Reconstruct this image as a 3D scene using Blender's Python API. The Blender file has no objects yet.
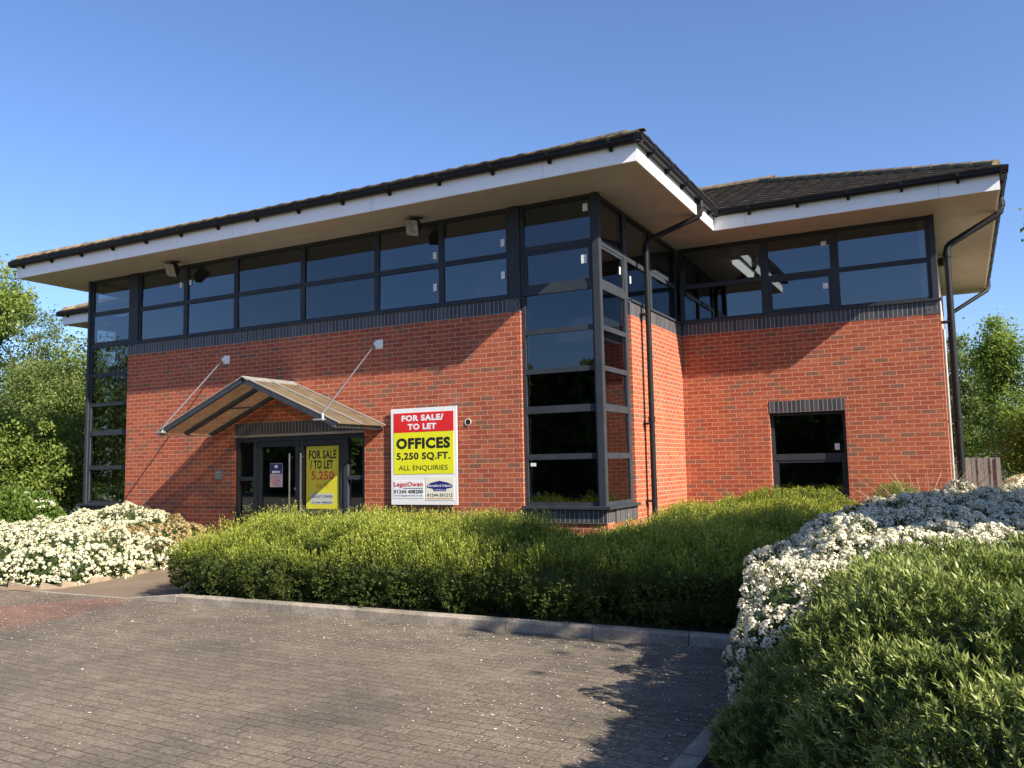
import bpy, math, random
import numpy as np
from mathutils import Vector, Matrix

random.seed(7)
RNG = np.random.default_rng(11)
SC = bpy.context.scene
COL = SC.collection

# ------------------------------------------------------------------ camera
def make_camera():
    yaw, pitch, roll = 0.4817, 0.0946, -0.0195
    f0 = Vector((-math.sin(yaw), math.cos(yaw), 0)); r0 = Vector((math.cos(yaw), math.sin(yaw), 0)); u0 = Vector((0, 0, 1))
    f = f0 * math.cos(pitch) + u0 * math.sin(pitch); u = u0 * math.cos(pitch) - f0 * math.sin(pitch)
    r = r0 * math.cos(roll) + u * math.sin(roll); u2 = u * math.cos(roll) - r0 * math.sin(roll)
    cam = bpy.data.cameras.new('camera'); o = bpy.data.objects.new('camera', cam); COL.objects.link(o)
    cam.sensor_width = 36; cam.lens = 853.06 * 36 / 1024; cam.clip_end = 3000; cam.clip_start = .05
    m = Matrix((r, u2, -f)).transposed().to_4x4(); m.translation = Vector((4.5564, -11.5957, 1.622))
    o.matrix_world = m; SC.camera = o
make_camera()

# ------------------------------------------------------------------ light
SUN = Vector((3.62, -1.0, 2.6)).normalized()
w = bpy.data.worlds.new('World'); SC.world = w; w.use_nodes = True
nt = w.node_tree; bg = nt.nodes['Background']
sky = nt.nodes.new('ShaderNodeTexSky'); sky.sky_type = 'NISHITA'; sky.sun_disc = False
sky.sun_elevation = math.asin(SUN.z); sky.sun_rotation = math.atan2(SUN.x, SUN.y)
sky.air_density = .9; sky.dust_density = 1.0; sky.ozone_density = 4.0; sky.altitude = 50
wb_ = nt.nodes.new('ShaderNodeMix'); wb_.data_type = 'RGBA'; wb_.blend_type = 'MULTIPLY'; wb_.inputs[0].default_value = 1; wb_.inputs[7].default_value = (.87, .925, 1.06, 1)
nt.links.new(sky.outputs[0], wb_.inputs[6]); nt.links.new(wb_.outputs[2], bg.inputs[0]); bg.inputs[1].default_value = .094
sl = bpy.data.lights.new('sun', 'SUN'); sl.energy = 5.0; sl.angle = math.radians(.5); sl.color = (1, .9, .76)
so = bpy.data.objects.new('sun', sl); COL.objects.link(so); so.rotation_euler = SUN.to_track_quat('Z', 'Y').to_euler()
SC.view_settings.view_transform = 'Standard'; SC.view_settings.look = 'None'
SC.view_settings.exposure = 1.17; SC.view_settings.gamma = 1

# ------------------------------------------------------------------ materials
def mat(name):
    m = bpy.data.materials.new(name); m.use_nodes = True
    return m, m.node_tree, m.node_tree.nodes['Principled BSDF']
def N(t, kind, **kw):
    n = t.nodes.new(kind)
    for k, v in kw.items(): setattr(n, k, v)
    return n
def ramp(t, src, stops):
    r = N(t, 'ShaderNodeValToRGB'); e = r.color_ramp.elements
    while len(e) < len(stops): e.new(.5)
    for i, (p, c) in enumerate(stops):
        e[i].position = p; e[i].color = tuple(c) + (1,) if len(c) == 3 else c
    t.links.new(src, r.inputs[0]); return r.outputs[0]
def noise(t, vec, scale, detail=3, rough=.55):
    n = N(t, 'ShaderNodeTexNoise'); n.inputs['Scale'].default_value = scale; n.inputs['Detail'].default_value = detail
    n.inputs['Roughness'].default_value = rough
    if vec is not None: t.links.new(vec, n.inputs['Vector'])
    return n.outputs['Fac']
def position(t): return N(t, 'ShaderNodeNewGeometry').outputs['Position']
def mixc(t, fac, a, b, mode='MIX'):
    m = N(t, 'ShaderNodeMix', data_type='RGBA', blend_type=mode)
    for s, v in ((0, fac), (6, a), (7, b)):
        if hasattr(v, 'is_linked'): t.links.new(v, m.inputs[s])
        else: m.inputs[s].default_value = v if s == 0 else tuple(v) + (1,)
    return m.outputs[2]
def mathn(t, op, a, b=None, c=None):
    m = N(t, 'ShaderNodeMath', operation=op)
    for i, v in enumerate((a, b, c)):
        if v is None: continue
        if hasattr(v, 'is_linked'): t.links.new(v, m.inputs[i])
        else: m.inputs[i].default_value = v
    return m.outputs[0]
def bump(t, b, h, strength, dist=.01):
    n = N(t, 'ShaderNodeBump'); n.inputs['Strength'].default_value = strength; n.inputs['Distance'].default_value = dist
    t.links.new(h, n.inputs['Height']); t.links.new(n.outputs[0], b.inputs['Normal'])
def plain(name, col, rough=.6, metal=0., var=.12, scale=6., spec=.5):
    m, t, b = mat(name); p = position(t)
    n = noise(t, p, scale, 4)
    c = ramp(t, n, [(.3, [x * (1 - var) for x in col]), (.7, [min(1, x * (1 + var)) for x in col])])
    t.links.new(c, b.inputs['Base Color']); b.inputs['Roughness'].default_value = rough; b.inputs['Metallic'].default_value = metal
    b.inputs['Specular IOR Level'].default_value = spec
    return m

def wall_uv(t):
    s = N(t, 'ShaderNodeSeparateXYZ'); t.links.new(position(t), s.inputs[0])
    u = mathn(t, 'ADD', mathn(t, 'ADD', s.outputs[0], s.outputs[1]), 100.05)
    v = mathn(t, 'ADD', s.outputs[2], 75 - 3.98)
    c = N(t, 'ShaderNodeCombineXYZ'); t.links.new(u, c.inputs[0]); t.links.new(v, c.inputs[1])
    return c.outputs[0], s
def brick_tex(t, vec, bw, rh, mortar, offset=.5, smooth=.1):
    b = N(t, 'ShaderNodeTexBrick'); b.offset = offset; b.squash = 1
    for k, v in (('Scale', 1), ('Mortar Size', mortar), ('Mortar Smooth', smooth), ('Bias', 0), ('Brick Width', bw), ('Row Height', rh)):
        b.inputs[k].default_value = v
    b.inputs['Color1'].default_value = (0, 0, 0, 1); b.inputs['Color2'].default_value = (1, 1, 1, 1); b.inputs['Mortar'].default_value = (.5, .5, .5, 1)
    t.links.new(vec, b.inputs['Vector'])
    return b
def m_brick():
    m, t, b = mat('red_brick'); uv, s = wall_uv(t)
    bt = brick_tex(t, uv, .225, .075, .0058, .5, .25)
    c = ramp(t, bt.outputs['Color'], [(0, (.29, .070, .038)), (.35, (.345, .086, .043)), (.62, (.395, .108, .050)), (.80, (.32, .088, .047)), (.92, (.240, .098, .060)), (1, (.20, .098, .066))])
    n = noise(t, uv, 28, 5); c = mixc(t, .35, c, ramp(t, n, [(.3, (.25, .25, .25)), (.7, (.78, .78, .78))]), 'OVERLAY')
    big = noise(t, position(t), .9, 3); c = mixc(t, .16, c, ramp(t, big, [(.35, (.3, .3, .3)), (.65, (.72, .7, .68))]), 'OVERLAY')
    # pale salts that dried out on a few patches of the brickwork
    ef = ramp(t, noise(t, position(t), 1.7, 4), [(.62, (0, 0, 0)), (.75, (1, 1, 1))])
    c = mixc(t, mathn(t, 'MULTIPLY', ef, .22), c, (.55, .42, .37))
    c = mixc(t, bt.outputs['Fac'], c, mixc(t, noise(t, uv, 9, 3), (.50, .255, .165), (.63, .345, .235)))
    st = N(t, 'ShaderNodeMapping'); st.inputs['Scale'].default_value = (3.2, 3.2, .22); t.links.new(position(t), st.inputs[0])
    streak = ramp(t, noise(t, st.outputs[0], 1, 4, .6), [(.56, (0, 0, 0)), (.74, (1, 1, 1))])
    c = mixc(t, mathn(t, 'MULTIPLY', streak, .20), c, (.15, .075, .055))
    t.links.new(c, b.inputs['Base Color']); b.inputs['Roughness'].default_value = .85; b.inputs['Specular IOR Level'].default_value = .25
    h = mathn(t, 'ADD', mathn(t, 'MULTIPLY', bt.outputs['Fac'], -1.), mathn(t, 'MULTIPLY', n, .5))
    bump(t, b, h, .55, .008); return m
def m_soldier(name, vshift, flat=False):
    m, t, b = mat(name); uv, s = wall_uv(t)
    mp = N(t, 'ShaderNodeMapping'); mp.inputs['Location'].default_value = (0, vshift, 0); t.links.new(uv, mp.inputs[0])
    bt = brick_tex(t, mp.outputs[0], .075, .225, .0055, 0, .2)
    c = ramp(t, bt.outputs['Color'], [(0, (.026, .030, .040)), (.6, (.045, .048, .060)), (1, (.070, .068, .078))])
    c = mixc(t, bt.outputs['Fac'], c, (.30, .25, .22))
    t.links.new(c, b.inputs['Base Color']); b.inputs['Roughness'].default_value = .5
    bump(t, b, mathn(t, 'MULTIPLY', bt.outputs['Fac'], -1.), .5, .006); return m
def m_glass(name, tint, base):
    m = bpy.data.materials.new(name); m.use_nodes = True; t = m.node_tree; t.nodes.clear()
    out = N(t, 'ShaderNodeOutputMaterial'); g = N(t, 'ShaderNodeBsdfGlossy'); g.inputs['Roughness'].default_value = 0.0
    g.inputs['Color'].default_value = (.78, .90, 1, 1)
    tr = N(t, 'ShaderNodeBsdfTransparent'); tr.inputs[0].default_value = tuple(tint) + (1,)
    lw = N(t, 'ShaderNodeLayerWeight'); lw.inputs['Blend'].default_value = .5
    f = mathn(t, 'ADD', mathn(t, 'MULTIPLY', mathn(t, 'POWER', lw.outputs['Facing'], 4.), .85), base)
    f = mathn(t, 'MINIMUM', f, 1.)
    # float glass is never perfectly flat
    bp = N(t, 'ShaderNodeBump'); bp.inputs['Strength'].default_value = .03; bp.inputs['Distance'].default_value = .02
    t.links.new(noise(t, position(t), 1.6, 1), bp.inputs['Height']); t.links.new(bp.outputs[0], g.inputs['Normal'])
    mx = N(t, 'ShaderNodeMixShader'); t.links.new(f, mx.inputs[0]); t.links.new(tr.outputs[0], mx.inputs[1]); t.links.new(g.outputs[0], mx.inputs[2])
    t.links.new(mx.outputs[0], out.inputs[0]); return m
def m_leaf(name, c0, c1, c2, trans=.35, rough=.5, spec=.3):
    m, t, b = mat(name)
    a = N(t, 'ShaderNodeAttribute', attribute_name='tint')
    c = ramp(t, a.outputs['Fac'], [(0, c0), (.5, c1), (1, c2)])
    t.links.new(c, b.inputs['Base Color']); b.inputs['Roughness'].default_value = rough; b.inputs['Specular IOR Level'].default_value = spec
    if trans > 0:
        tl = N(t, 'ShaderNodeBsdfTranslucent'); mx = N(t, 'ShaderNodeMixShader'); mx.inputs[0].default_value = trans
        cc = mixc(t, 1., c, (1.0, 1.05, .55), 'MULTIPLY'); t.links.new(cc, tl.inputs[0])
        t.links.new(b.outputs[0], mx.inputs[1]); t.links.new(tl.outputs[0], mx.inputs[2])
        t.links.new(mx.outputs[0], t.nodes['Material Output'].inputs[0])
    return m
def m_paving():
    m, t, b = mat('block_paving'); p = position(t)
    s = N(t, 'ShaderNodeSeparateXYZ'); t.links.new(p, s.inputs[0])
    mp = N(t, 'ShaderNodeMapping'); mp.inputs['Rotation'].default_value = (0, 0, math.radians(2.9)); t.links.new(p, mp.inputs[0])
    mp.inputs['Location'].default_value = (50, 50, 0)
    wob = N(t, 'ShaderNodeVectorMath', operation='ADD'); nz = N(t, 'ShaderNodeTexNoise'); nz.inputs['Scale'].default_value = 2.2
    sc = N(t, 'ShaderNodeVectorMath', operation='SCALE'); sc.inputs['Scale'].default_value = .02
    t.links.new(p, nz.inputs['Vector']); t.links.new(nz.outputs['Color'], sc.inputs[0]); t.links.new(mp.outputs[0], wob.inputs[0]); t.links.new(sc.outputs[0], wob.inputs[1])
    bt = brick_tex(t, wob.outputs[0], .204, .102, .0046, .5, .35)
    tone = mixc(t, bt.outputs['Color'], (.124, .104, .081), (.157, .132, .103))
    red = mixc(t, bt.outputs['Color'], (.180, .100, .078), (.215, .122, .096))
    edge = mathn(t, 'SUBTRACT', mathn(t, 'ADD', mathn(t, 'MULTIPLY', mathn(t, 'ADD', s.outputs[1], 6.06), -.21), -4.22), s.outputs[0])
    edge = mathn(t, 'ADD', edge, mathn(t, 'MULTIPLY', mathn(t, 'SUBTRACT', noise(t, p, 3, 2), .5), .35))
    isred = ramp(t, edge, [(.0, (0, 0, 0)), (.35, (.9, .9, .9))])
    strip = ramp(t, mathn(t, 'SUBTRACT', mathn(t, 'ADD', s.outputs[1], 4.80), mathn(t, 'MULTIPLY', mathn(t, 'ADD', s.outputs[0], 5.9), 1.29)), [(0, (1, 1, 1)), (.12, (.12, .12, .12))])
    isred = mixc(t, 1., isred, strip, 'MULTIPLY')
    c = mixc(t, isred, tone, red)
    dirt = ramp(t, noise(t, p, .75, 5, .6), [(.32, (.28, .28, .28)), (.68, (.72, .7, .66))]); c = mixc(t, .55, c, dirt, 'OVERLAY')
    grit = ramp(t, noise(t, p, 38, 5, .8), [(.36, (.12, .12, .12)), (.64, (.86, .86, .84))]); c = mixc(t, .62, c, grit, 'OVERLAY')
    oil = ramp(t, noise(t, p, .55, 3, .5), [(.60, (0, 0, 0)), (.72, (1, 1, 1))]); c = mixc(t, mathn(t, 'MULTIPLY', oil, .38), c, (.055, .048, .042))
    # sandy silt lying in patches
    silt = ramp(t, noise(t, p, 1.9, 5, .65), [(.56, (0, 0, 0)), (.72, (1, 1, 1))]); c = mixc(t, mathn(t, 'MULTIPLY', silt, .35), c, (.30, .245, .195))
    # joints: partly filled, partly open and dark
    jn = ramp(t, noise(t, p, 3.4, 4), [(.36, (.25, .25, .25)), (.58, (1, 1, 1))])
    c = mixc(t, mathn(t, 'MULTIPLY', bt.outputs['Fac'], jn), c, (.035, .030, .024))
    t.links.new(c, b.inputs['Base Color']); b.inputs['Roughness'].default_value = .88; b.inputs['Specular IOR Level'].default_value = .25
    h = mathn(t, 'ADD', mathn(t, 'MULTIPLY', bt.outputs['Fac'], -1.), mathn(t, 'MULTIPLY', noise(t, p, 60, 4), .6))
    bump(t, b, h, .6, .008); return m
def m_ground():
    m, t, b = mat('rough_grass_ground'); p = position(t)
    c = ramp(t, noise(t, p, 1.1, 5), [(.3, (.035, .045, .016)), (.6, (.060, .075, .024)), (.8, (.09, .085, .045))])
    t.links.new(c, b.inputs['Base Color']); b.inputs['Roughness'].default_value = .95; return m
def m_soil():
    m, t, b = mat('dark_soil'); p = position(t)
    c = ramp(t, noise(t, p, 14, 5), [(.3, (.030, .022, .015)), (.7, (.085, .062, .042))])
    t.links.new(c, b.inputs['Base Color']); b.inputs['Roughness'].default_value = .95; bump(t, b, noise(t, p, 30, 4), .8, .03); return m
def m_tarmac():
    m, t, b = mat('path_tarmac'); p = position(t)
    c = ramp(t, noise(t, p, 70, 3, .7), [(.3, (.12, .088, .060)), (.7, (.195, .146, .104))])
    c = mixc(t, .5, c, ramp(t, noise(t, p, 1.2, 4), [(.3, (.3, .3, .3)), (.7, (.68, .66, .62))]), 'OVERLAY')
    t.links.new(c, b.inputs['Base Color']); b.inputs['Roughness'].default_value = .9; bump(t, b, noise(t, p, 90, 3), .4, .006); return m
def m_kerb():
    m, t, b = mat('kerb_concrete'); p = position(t); a = N(t, 'ShaderNodeAttribute', attribute_name='tint')
    c = ramp(t, a.outputs['Fac'], [(0, (.235, .205, .165)), (1, (.34, .30, .245))])
    c = mixc(t, .5, c, ramp(t, noise(t, p, 5, 5), [(.3, (.15, .145, .13)), (.7, (.75, .74, .72))]), 'OVERLAY')
    c = mixc(t, .55, c, ramp(t, noise(t, p, 60, 3), [(.35, (.3, .3, .3)), (.65, (.7, .7, .7))]), 'OVERLAY')
    t.links.new(c, b.inputs['Base Color']); b.inputs['Roughness'].default_value = .9; bump(t, b, noise(t, p, 45, 4), .4, .006); return m
def m_board(name, col, length, dirt):
    m, t, b = mat(name); p = position(t); s_ = N(t, 'ShaderNodeSeparateXYZ'); t.links.new(p, s_.inputs[0])
    st = N(t, 'ShaderNodeMapping'); st.inputs['Scale'].default_value = (2.5, 2.5, .8); t.links.new(p, st.inputs[0])
    n = noise(t, st.outputs[0], 1.3, 5, .6)
    c = ramp(t, n, [(.3, [x * (1 - dirt * 1.3) for x in col]), (.62, col)])
    sp = ramp(t, noise(t, st.outputs[0], 6, 4, .7), [(.62, (0, 0, 0)), (.78, (1, 1, 1))]); c = mixc(t, mathn(t, 'MULTIPLY', sp, .25), c, (.30, .27, .22))
    u = mathn(t, 'ADD', mathn(t, 'ADD', s_.outputs[0], s_.outputs[1]), 100.4)
    f = mathn(t, 'FRACT', mathn(t, 'DIVIDE', u, length)); j = mathn(t, 'LESS_THAN', f, .006 / length)
    c = mixc(t, mathn(t, 'MULTIPLY', j, .6), c, (.08, .07, .06))
    t.links.new(c, b.inputs['Base Color']); b.inputs['Roughness'].default_value = .55; return m
def m_tiles():
    m, t, b = mat('roof_tile'); p = position(t); a = N(t, 'ShaderNodeAttribute', attribute_name='tint')
    c = ramp(t, a.outputs['Fac'], [(0, (.013, .011, .010)), (1, (.022, .019, .016))])
    lich = ramp(t, noise(t, p, 7, 5, .65), [(.56, (0, 0, 0)), (.68, (1, 1, 1))]); c = mixc(t, mathn(t, 'MULTIPLY', lich, .55), c, (.10, .08, .045))
    t.links.new(c, b.inputs['Base Color']); b.inputs['Roughness'].default_value = .95; b.inputs['Specular IOR Level'].default_value = .15; bump(t, b, noise(t, p, 50, 4), .5, .01); return m
def m_ridge():
    m, t, b = mat('lichened_edge_tile'); p = position(t)
    c = ramp(t, noise(t, p, 6, 5, .6), [(.3, (.06, .05, .04)), (.52, (.15, .115, .07)), (.75, (.30, .215, .12))])
    t.links.new(c, b.inputs['Base Color']); b.inputs['Roughness'].default_value = .9; return m
def m_poly():
    m = bpy.data.materials.new('dirty_polycarbonate'); m.use_nodes = True; t = m.node_tree; t.nodes.clear()
    out = N(t, 'ShaderNodeOutputMaterial'); p = position(t)
    c = ramp(t, noise(t, p, 5, 5, .65), [(.3, (.30, .24, .16)), (.7, (.50, .42, .30))])
    d = N(t, 'ShaderNodeBsdfDiffuse'); tl = N(t, 'ShaderNodeBsdfTranslucent'); tr = N(t, 'ShaderNodeBsdfTransparent'); tr.inputs[0].default_value = (.75, .68, .55, 1)
    g = N(t, 'ShaderNodeBsdfGlossy'); g.inputs['Roughness'].default_value = .25
    t.links.new(c, d.inputs[0]); t.links.new(c, tl.inputs[0])
    a = N(t, 'ShaderNodeMixShader'); a.inputs[0].default_value = .45; t.links.new(d.outputs[0], a.inputs[1]); t.links.new(tl.outputs[0], a.inputs[2])
    e = N(t, 'ShaderNodeMixShader'); e.inputs[0].default_value = .58; t.links.new(a.outputs[0], e.inputs[1]); t.links.new(tr.outputs[0], e.inputs[2])
    k = N(t, 'ShaderNodeMixShader'); k.inputs[0].default_value = .06; t.links.new(e.outputs[0], k.inputs[1]); t.links.new(g.outputs[0], k.inputs[2])
    t.links.new(k.outputs[0], out.inputs[0]); return m
def m_wood():
    m, t, b = mat('weathered_timber'); p = position(t)
    mp = N(t, 'ShaderNodeMapping'); mp.inputs['Scale'].default_value = (14, 14, 1.2); t.links.new(p, mp.inputs[0])
    c = ramp(t, noise(t, mp.outputs[0], 2, 5), [(.3, (.17, .155, .14)), (.7, (.30, .28, .26))])
    t.links.new(c, b.inputs['Base Color']); b.inputs['Roughness'].default_value = .9; return m
def m_bark():
    m, t, b = mat('bark'); p = position(t)
    c = ramp(t, noise(t, p, 9, 5), [(.3, (.045, .034, .025)), (.7, (.12, .095, .07))])
    t.links.new(c, b.inputs['Base Color']); b.inputs['Roughness'].default_value = .95; return m
def m_emit(name, col, s):
    m, t, b = mat(name); b.inputs['Base Color'].default_value = tuple(col) + (1,); b.inputs['Emission Color'].default_value = tuple(col) + (1,); b.inputs['Emission Strength'].default_value = s
    return m

M = dict(
    brick=m_brick(), soldier_top=m_soldier('blue_brick_upper_band', .15), soldier_bay=m_soldier('blue_brick_bay_band', 0),
    soldier_door=m_soldier('blue_brick_door_band', .075), soldier_win=m_soldier('blue_brick_window_band', .10),
    glass=m_glass('tinted_glass', (.40, .43, .43), .135), dimglass=m_glass('dim_reflection_glass', (.32, .35, .36), .095), frame=plain('blue_grey_aluminium', (.036, .042, .051), .5, 0, .15, 4, .2),  # second glass: dimmer pane reflections put into its tint and mirror strength
    white=m_board('white_fascia_paint', (.87, .865, .85), 3.0, .03), soffit=m_board('cream_soffit_board', (.56, .51, .44), 2.44, .12),
    black=plain('black_plastic', (.010, .010, .011), .5, 0, .2, 4, .25), tile=m_tiles(), ridge=m_ridge(),
    poly=m_poly(), steel=plain('galvanised_steel', (.48, .47, .44), .45, .6, .15, 9), darksteel=plain('dark_painted_steel', (.035, .042, .052), .45, 0, .2, 8),
    chrome=plain('brushed_steel', (.68, .66, .63), .28, .95, .06, 12), carpet=plain('grey_carpet', (.10, .10, .11), .95, 0, .2, 20),
    plaster=plain('office_plaster', (.42, .42, .40), .8, 0, .05, 2), clad=plain('beige_cladding', (.52, .46, .37), .6, 0, .08, 2),
    paving=m_paving(), ground=m_ground(), soil=m_soil(), tarmac=m_tarmac(), kerb=m_kerb(), wood=m_wood(), bark=m_bark(),
    sticker=plain('white_label_paper', (.75, .76, .77), .6, 0, .05), red=plain('sign_red', (.68, .020, .022), .35, 0, .03), yellow=plain('sign_yellow', (.76, .76, .018), .35, 0, .03),
    signwhite=plain('sign_white', (.80, .80, .80), .35, 0, .02), ink=plain('black_ink', (.012, .012, .012), .5, 0, .05), blue=plain('navy_ink', (.020, .022, .18), .45, 0, .05),
    redink=plain('red_ink', (.62, .03, .035), .45, 0, .05), cream=plain('pale_cream_print', (.80, .77, .62), .5, 0, .03), pink=plain('pale_pink_paper', (.66, .50, .49), .6, 0, .08, 40),
    posteryellow=plain('poster_yellow', (.60, .56, .030), .5, 0, .05), greyprint=plain('grey_print', (.46, .48, .42), .6, 0, .06, 30), orangeink=plain('orange_ink', (.60, .16, .02), .5, 0, .05),
    lens=plain('floodlight_lens', (.26, .245, .21), .35, 0, .4, 14), tube=m_emit('light_tube', (.9, .92, .9), .5), keypad=plain('keypad_metal', (.22, .24, .25), .35, .5, .1, 30),
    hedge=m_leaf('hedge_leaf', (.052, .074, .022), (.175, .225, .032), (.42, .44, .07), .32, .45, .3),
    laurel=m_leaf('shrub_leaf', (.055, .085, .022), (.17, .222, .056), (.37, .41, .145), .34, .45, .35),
    laurel2=m_leaf('flowering_shrub_leaf', (.040, .070, .020), (.085, .120, .040), (.14, .17, .06), .25, .5, .3),
    petal=m_leaf('white_blossom', (.68, .62, .48), (.80, .75, .63), (.84, .81, .73), .25, .6, .2),
    petal2=m_leaf('cream_blossom', (.60, .56, .36), (.74, .71, .52), (.82, .80, .64), .25, .6, .2),
    oldpetal=m_leaf('fallen_petal', (.26, .23, .18), (.42, .39, .32), (.70, .67, .59), 0, .7, .2),
    faded=m_leaf('faded_blossom', (.26, .18, .08), (.38, .28, .13), (.54, .44, .25), .25, .6, .2),
    elder=m_leaf('elder_leaf', (.06, .11, .022), (.11, .18, .032), (.18, .26, .055), .3, .45),
    treedark=m_leaf('dark_tree_leaf', (.05, .085, .02), (.11, .16, .034), (.19, .23, .06), .3, .5),
    treemid=m_leaf('mid_tree_leaf', (.09, .14, .027), (.165, .23, .042), (.27, .32, .08), .35, .5),
    treepale=m_leaf('pale_tree_leaf', (.085, .135, .034), (.155, .21, .055), (.25, .29, .095), .4, .5),
    treesunlit=m_leaf('sunlit_tree_leaf', (.12, .18, .04), (.22, .30, .065), (.34, .40, .11), .5, .5),  # sunlight on the right-hand trees put into a brighter leaf colour
    dry=m_leaf('dry_grass', (.20, .15, .08), (.34, .27, .15), (.46, .38, .24), .3, .7),
    twig=plain('twig_bark', (.055, .042, .028), .95, 0, .3, 12),
)

# ------------------------------------------------------------------ mesh helpers
def children_tag(o, label=None, cat=None, group=None, kind=None):
    if label: o['label'] = label
    if cat: o['category'] = cat
    if group: o['group'] = group
    if kind: o['kind'] = kind
    return o
tag = children_tag
def empty(name, loc=(0, 0, 0)):
    o = bpy.data.objects.new(name, None); COL.objects.link(o); o.location = loc; o.empty_display_size = .2; return o
def link(name, me, m, parent=None):
    me.materials.append(m); o = bpy.data.objects.new(name, me); COL.objects.link(o)
    if parent is not None:
        o.parent = parent; o.matrix_parent_inverse = Matrix.Identity(4); wl = parent
        off = Vector((0, 0, 0))
        while wl is not None: off += Vector(wl.location); wl = wl.parent
        o.location = -off if parent.parent is None else Vector((0, 0, 0)) - (off - Vector((0, 0, 0))) 
    return o
class MB:
    def __init__(s): s.v = []; s.f = []; s.t = []; s.smooth = False
    def add(s, v, f, tint=.5):
        o = len(s.v); s.v += [tuple(p) for p in v]; s.f += [tuple(i + o for i in q) for q in f]; s.t += [tint] * len(f); return s
    def box(s, x0, x1, y0, y1, z0, z1, tint=.5):
        v = [(x, y, z) for z in (z0, z1) for y in (y0, y1) for x in (x0, x1)]
        return s.add(v, [(0, 2, 3, 1), (4, 5, 7, 6), (0, 1, 5, 4), (2, 6, 7, 3), (0, 4, 6, 2), (1, 3, 7, 5)], tint)
    def bar(s, a, b, wd, ht, up=(0, 0, 1), tint=.5):
        a = Vector(a); b = Vector(b); d = (b - a).normalized(); sd = d.cross(Vector(up)).normalized(); u = sd.cross(d)
        v = []
        for p in (a, b):
            for i, j in ((-1, -1), (1, -1), (1, 1), (-1, 1)): v.append(p + sd * (i * wd / 2) + u * (j * ht / 2))
        return s.add(v, [(3, 2, 1, 0), (4, 5, 6, 7), (0, 1, 5, 4), (1, 2, 6, 5), (2, 3, 7, 6), (3, 0, 4, 7)], tint)
    def tube(s, pts, r, seg=12, caps=True, tint=.5):
        P = [Vector(p) for p in pts]; n = len(P); rr = r if hasattr(r, '__len__') else [r] * n
        v = []; ref = None
        for i in range(n):
            d = ((P[i] - P[i - 1]).normalized() if i else Vector((0, 0, 0))) + ((P[i + 1] - P[i]).normalized() if i < n - 1 else Vector((0, 0, 0)))
            d.normalize()
            if ref is None: ref = d.orthogonal().normalized()
            ref = (ref - d * ref.dot(d)).normalized(); bt = d.cross(ref)
            for k in range(seg):
                a = 2 * math.pi * k / seg; v.append(P[i] + (ref * math.cos(a) + bt * math.sin(a)) * rr[i])
        f = [(i * seg + k, i * seg + (k + 1) % seg, (i + 1) * seg + (k + 1) % seg, (i + 1) * seg + k) for i in range(n - 1) for k in range(seg)]
        if caps: f += [tuple(range(seg))[::-1], tuple(range((n - 1) * seg, n * seg))]
        return s.add(v, f, tint)
    def prism(s, prof, a, b, axis, tint=.5):
        # prof: closed outline of (across, z); swept from a to b along axis 'x' or 'y'
        v = []
        for e in (a, b):
            for (c, z) in prof: v.append((e, c, z) if axis == 'x' else (c, e, z))
        n = len(prof); f = [(i, (i + 1) % n, n + (i + 1) % n, n + i) for i in range(n)] + [tuple(range(n))[::-1], tuple(range(n, 2 * n))]
        return s.add(v, f, tint)
    def mesh(s, name, smooth=False, bevel=0):
        me = bpy.data.meshes.new(name); me.from_pydata(s.v, [], s.f); 
        import bmesh
        bm = bmesh.new(); bm.from_mesh(me); bmesh.ops.recalc_face_normals(bm, faces=bm.faces)
        if bevel: bmesh.ops.bevel(bm, geom=bm.edges[:], offset=bevel, segments=2, affect='EDGES', clamp_overlap=True)
        bm.to_mesh(me); bm.free()
        if len(me.polygons) == len(s.t):
            at = me.attributes.new('tint', 'FLOAT', 'FACE'); at.data.foreach_set('value', s.t)
        if smooth:
            me.polygons.foreach_set('use_smooth', [True] * len(me.polygons)); me.set_sharp_from_angle(angle=math.radians(40))
        return me
    def build(s, name, m, parent=None, smooth=False, bevel=0):
        return link(name, s.mesh(name, smooth, bevel), m, parent)
def np_mesh(name, V, F, tint, mats, mi=None):
    me = bpy.data.meshes.new(name); V = np.ascontiguousarray(V, dtype=np.float32); F = np.ascontiguousarray(F, dtype=np.int32)
    me.vertices.add(len(V)); me.vertices.foreach_set('co', V.ravel())
    k = F.shape[1]; me.loops.add(F.size); me.loops.foreach_set('vertex_index', F.ravel())
    me.polygons.add(len(F)); me.polygons.foreach_set('loop_start', np.arange(0, F.size, k, dtype=np.int32))
    at = me.attributes.new('tint', 'FLOAT', 'FACE'); at.data.foreach_set('value', np.ascontiguousarray(tint, dtype=np.float32))
    me.update(calc_edges=True); me.validate()
    return me

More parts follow.
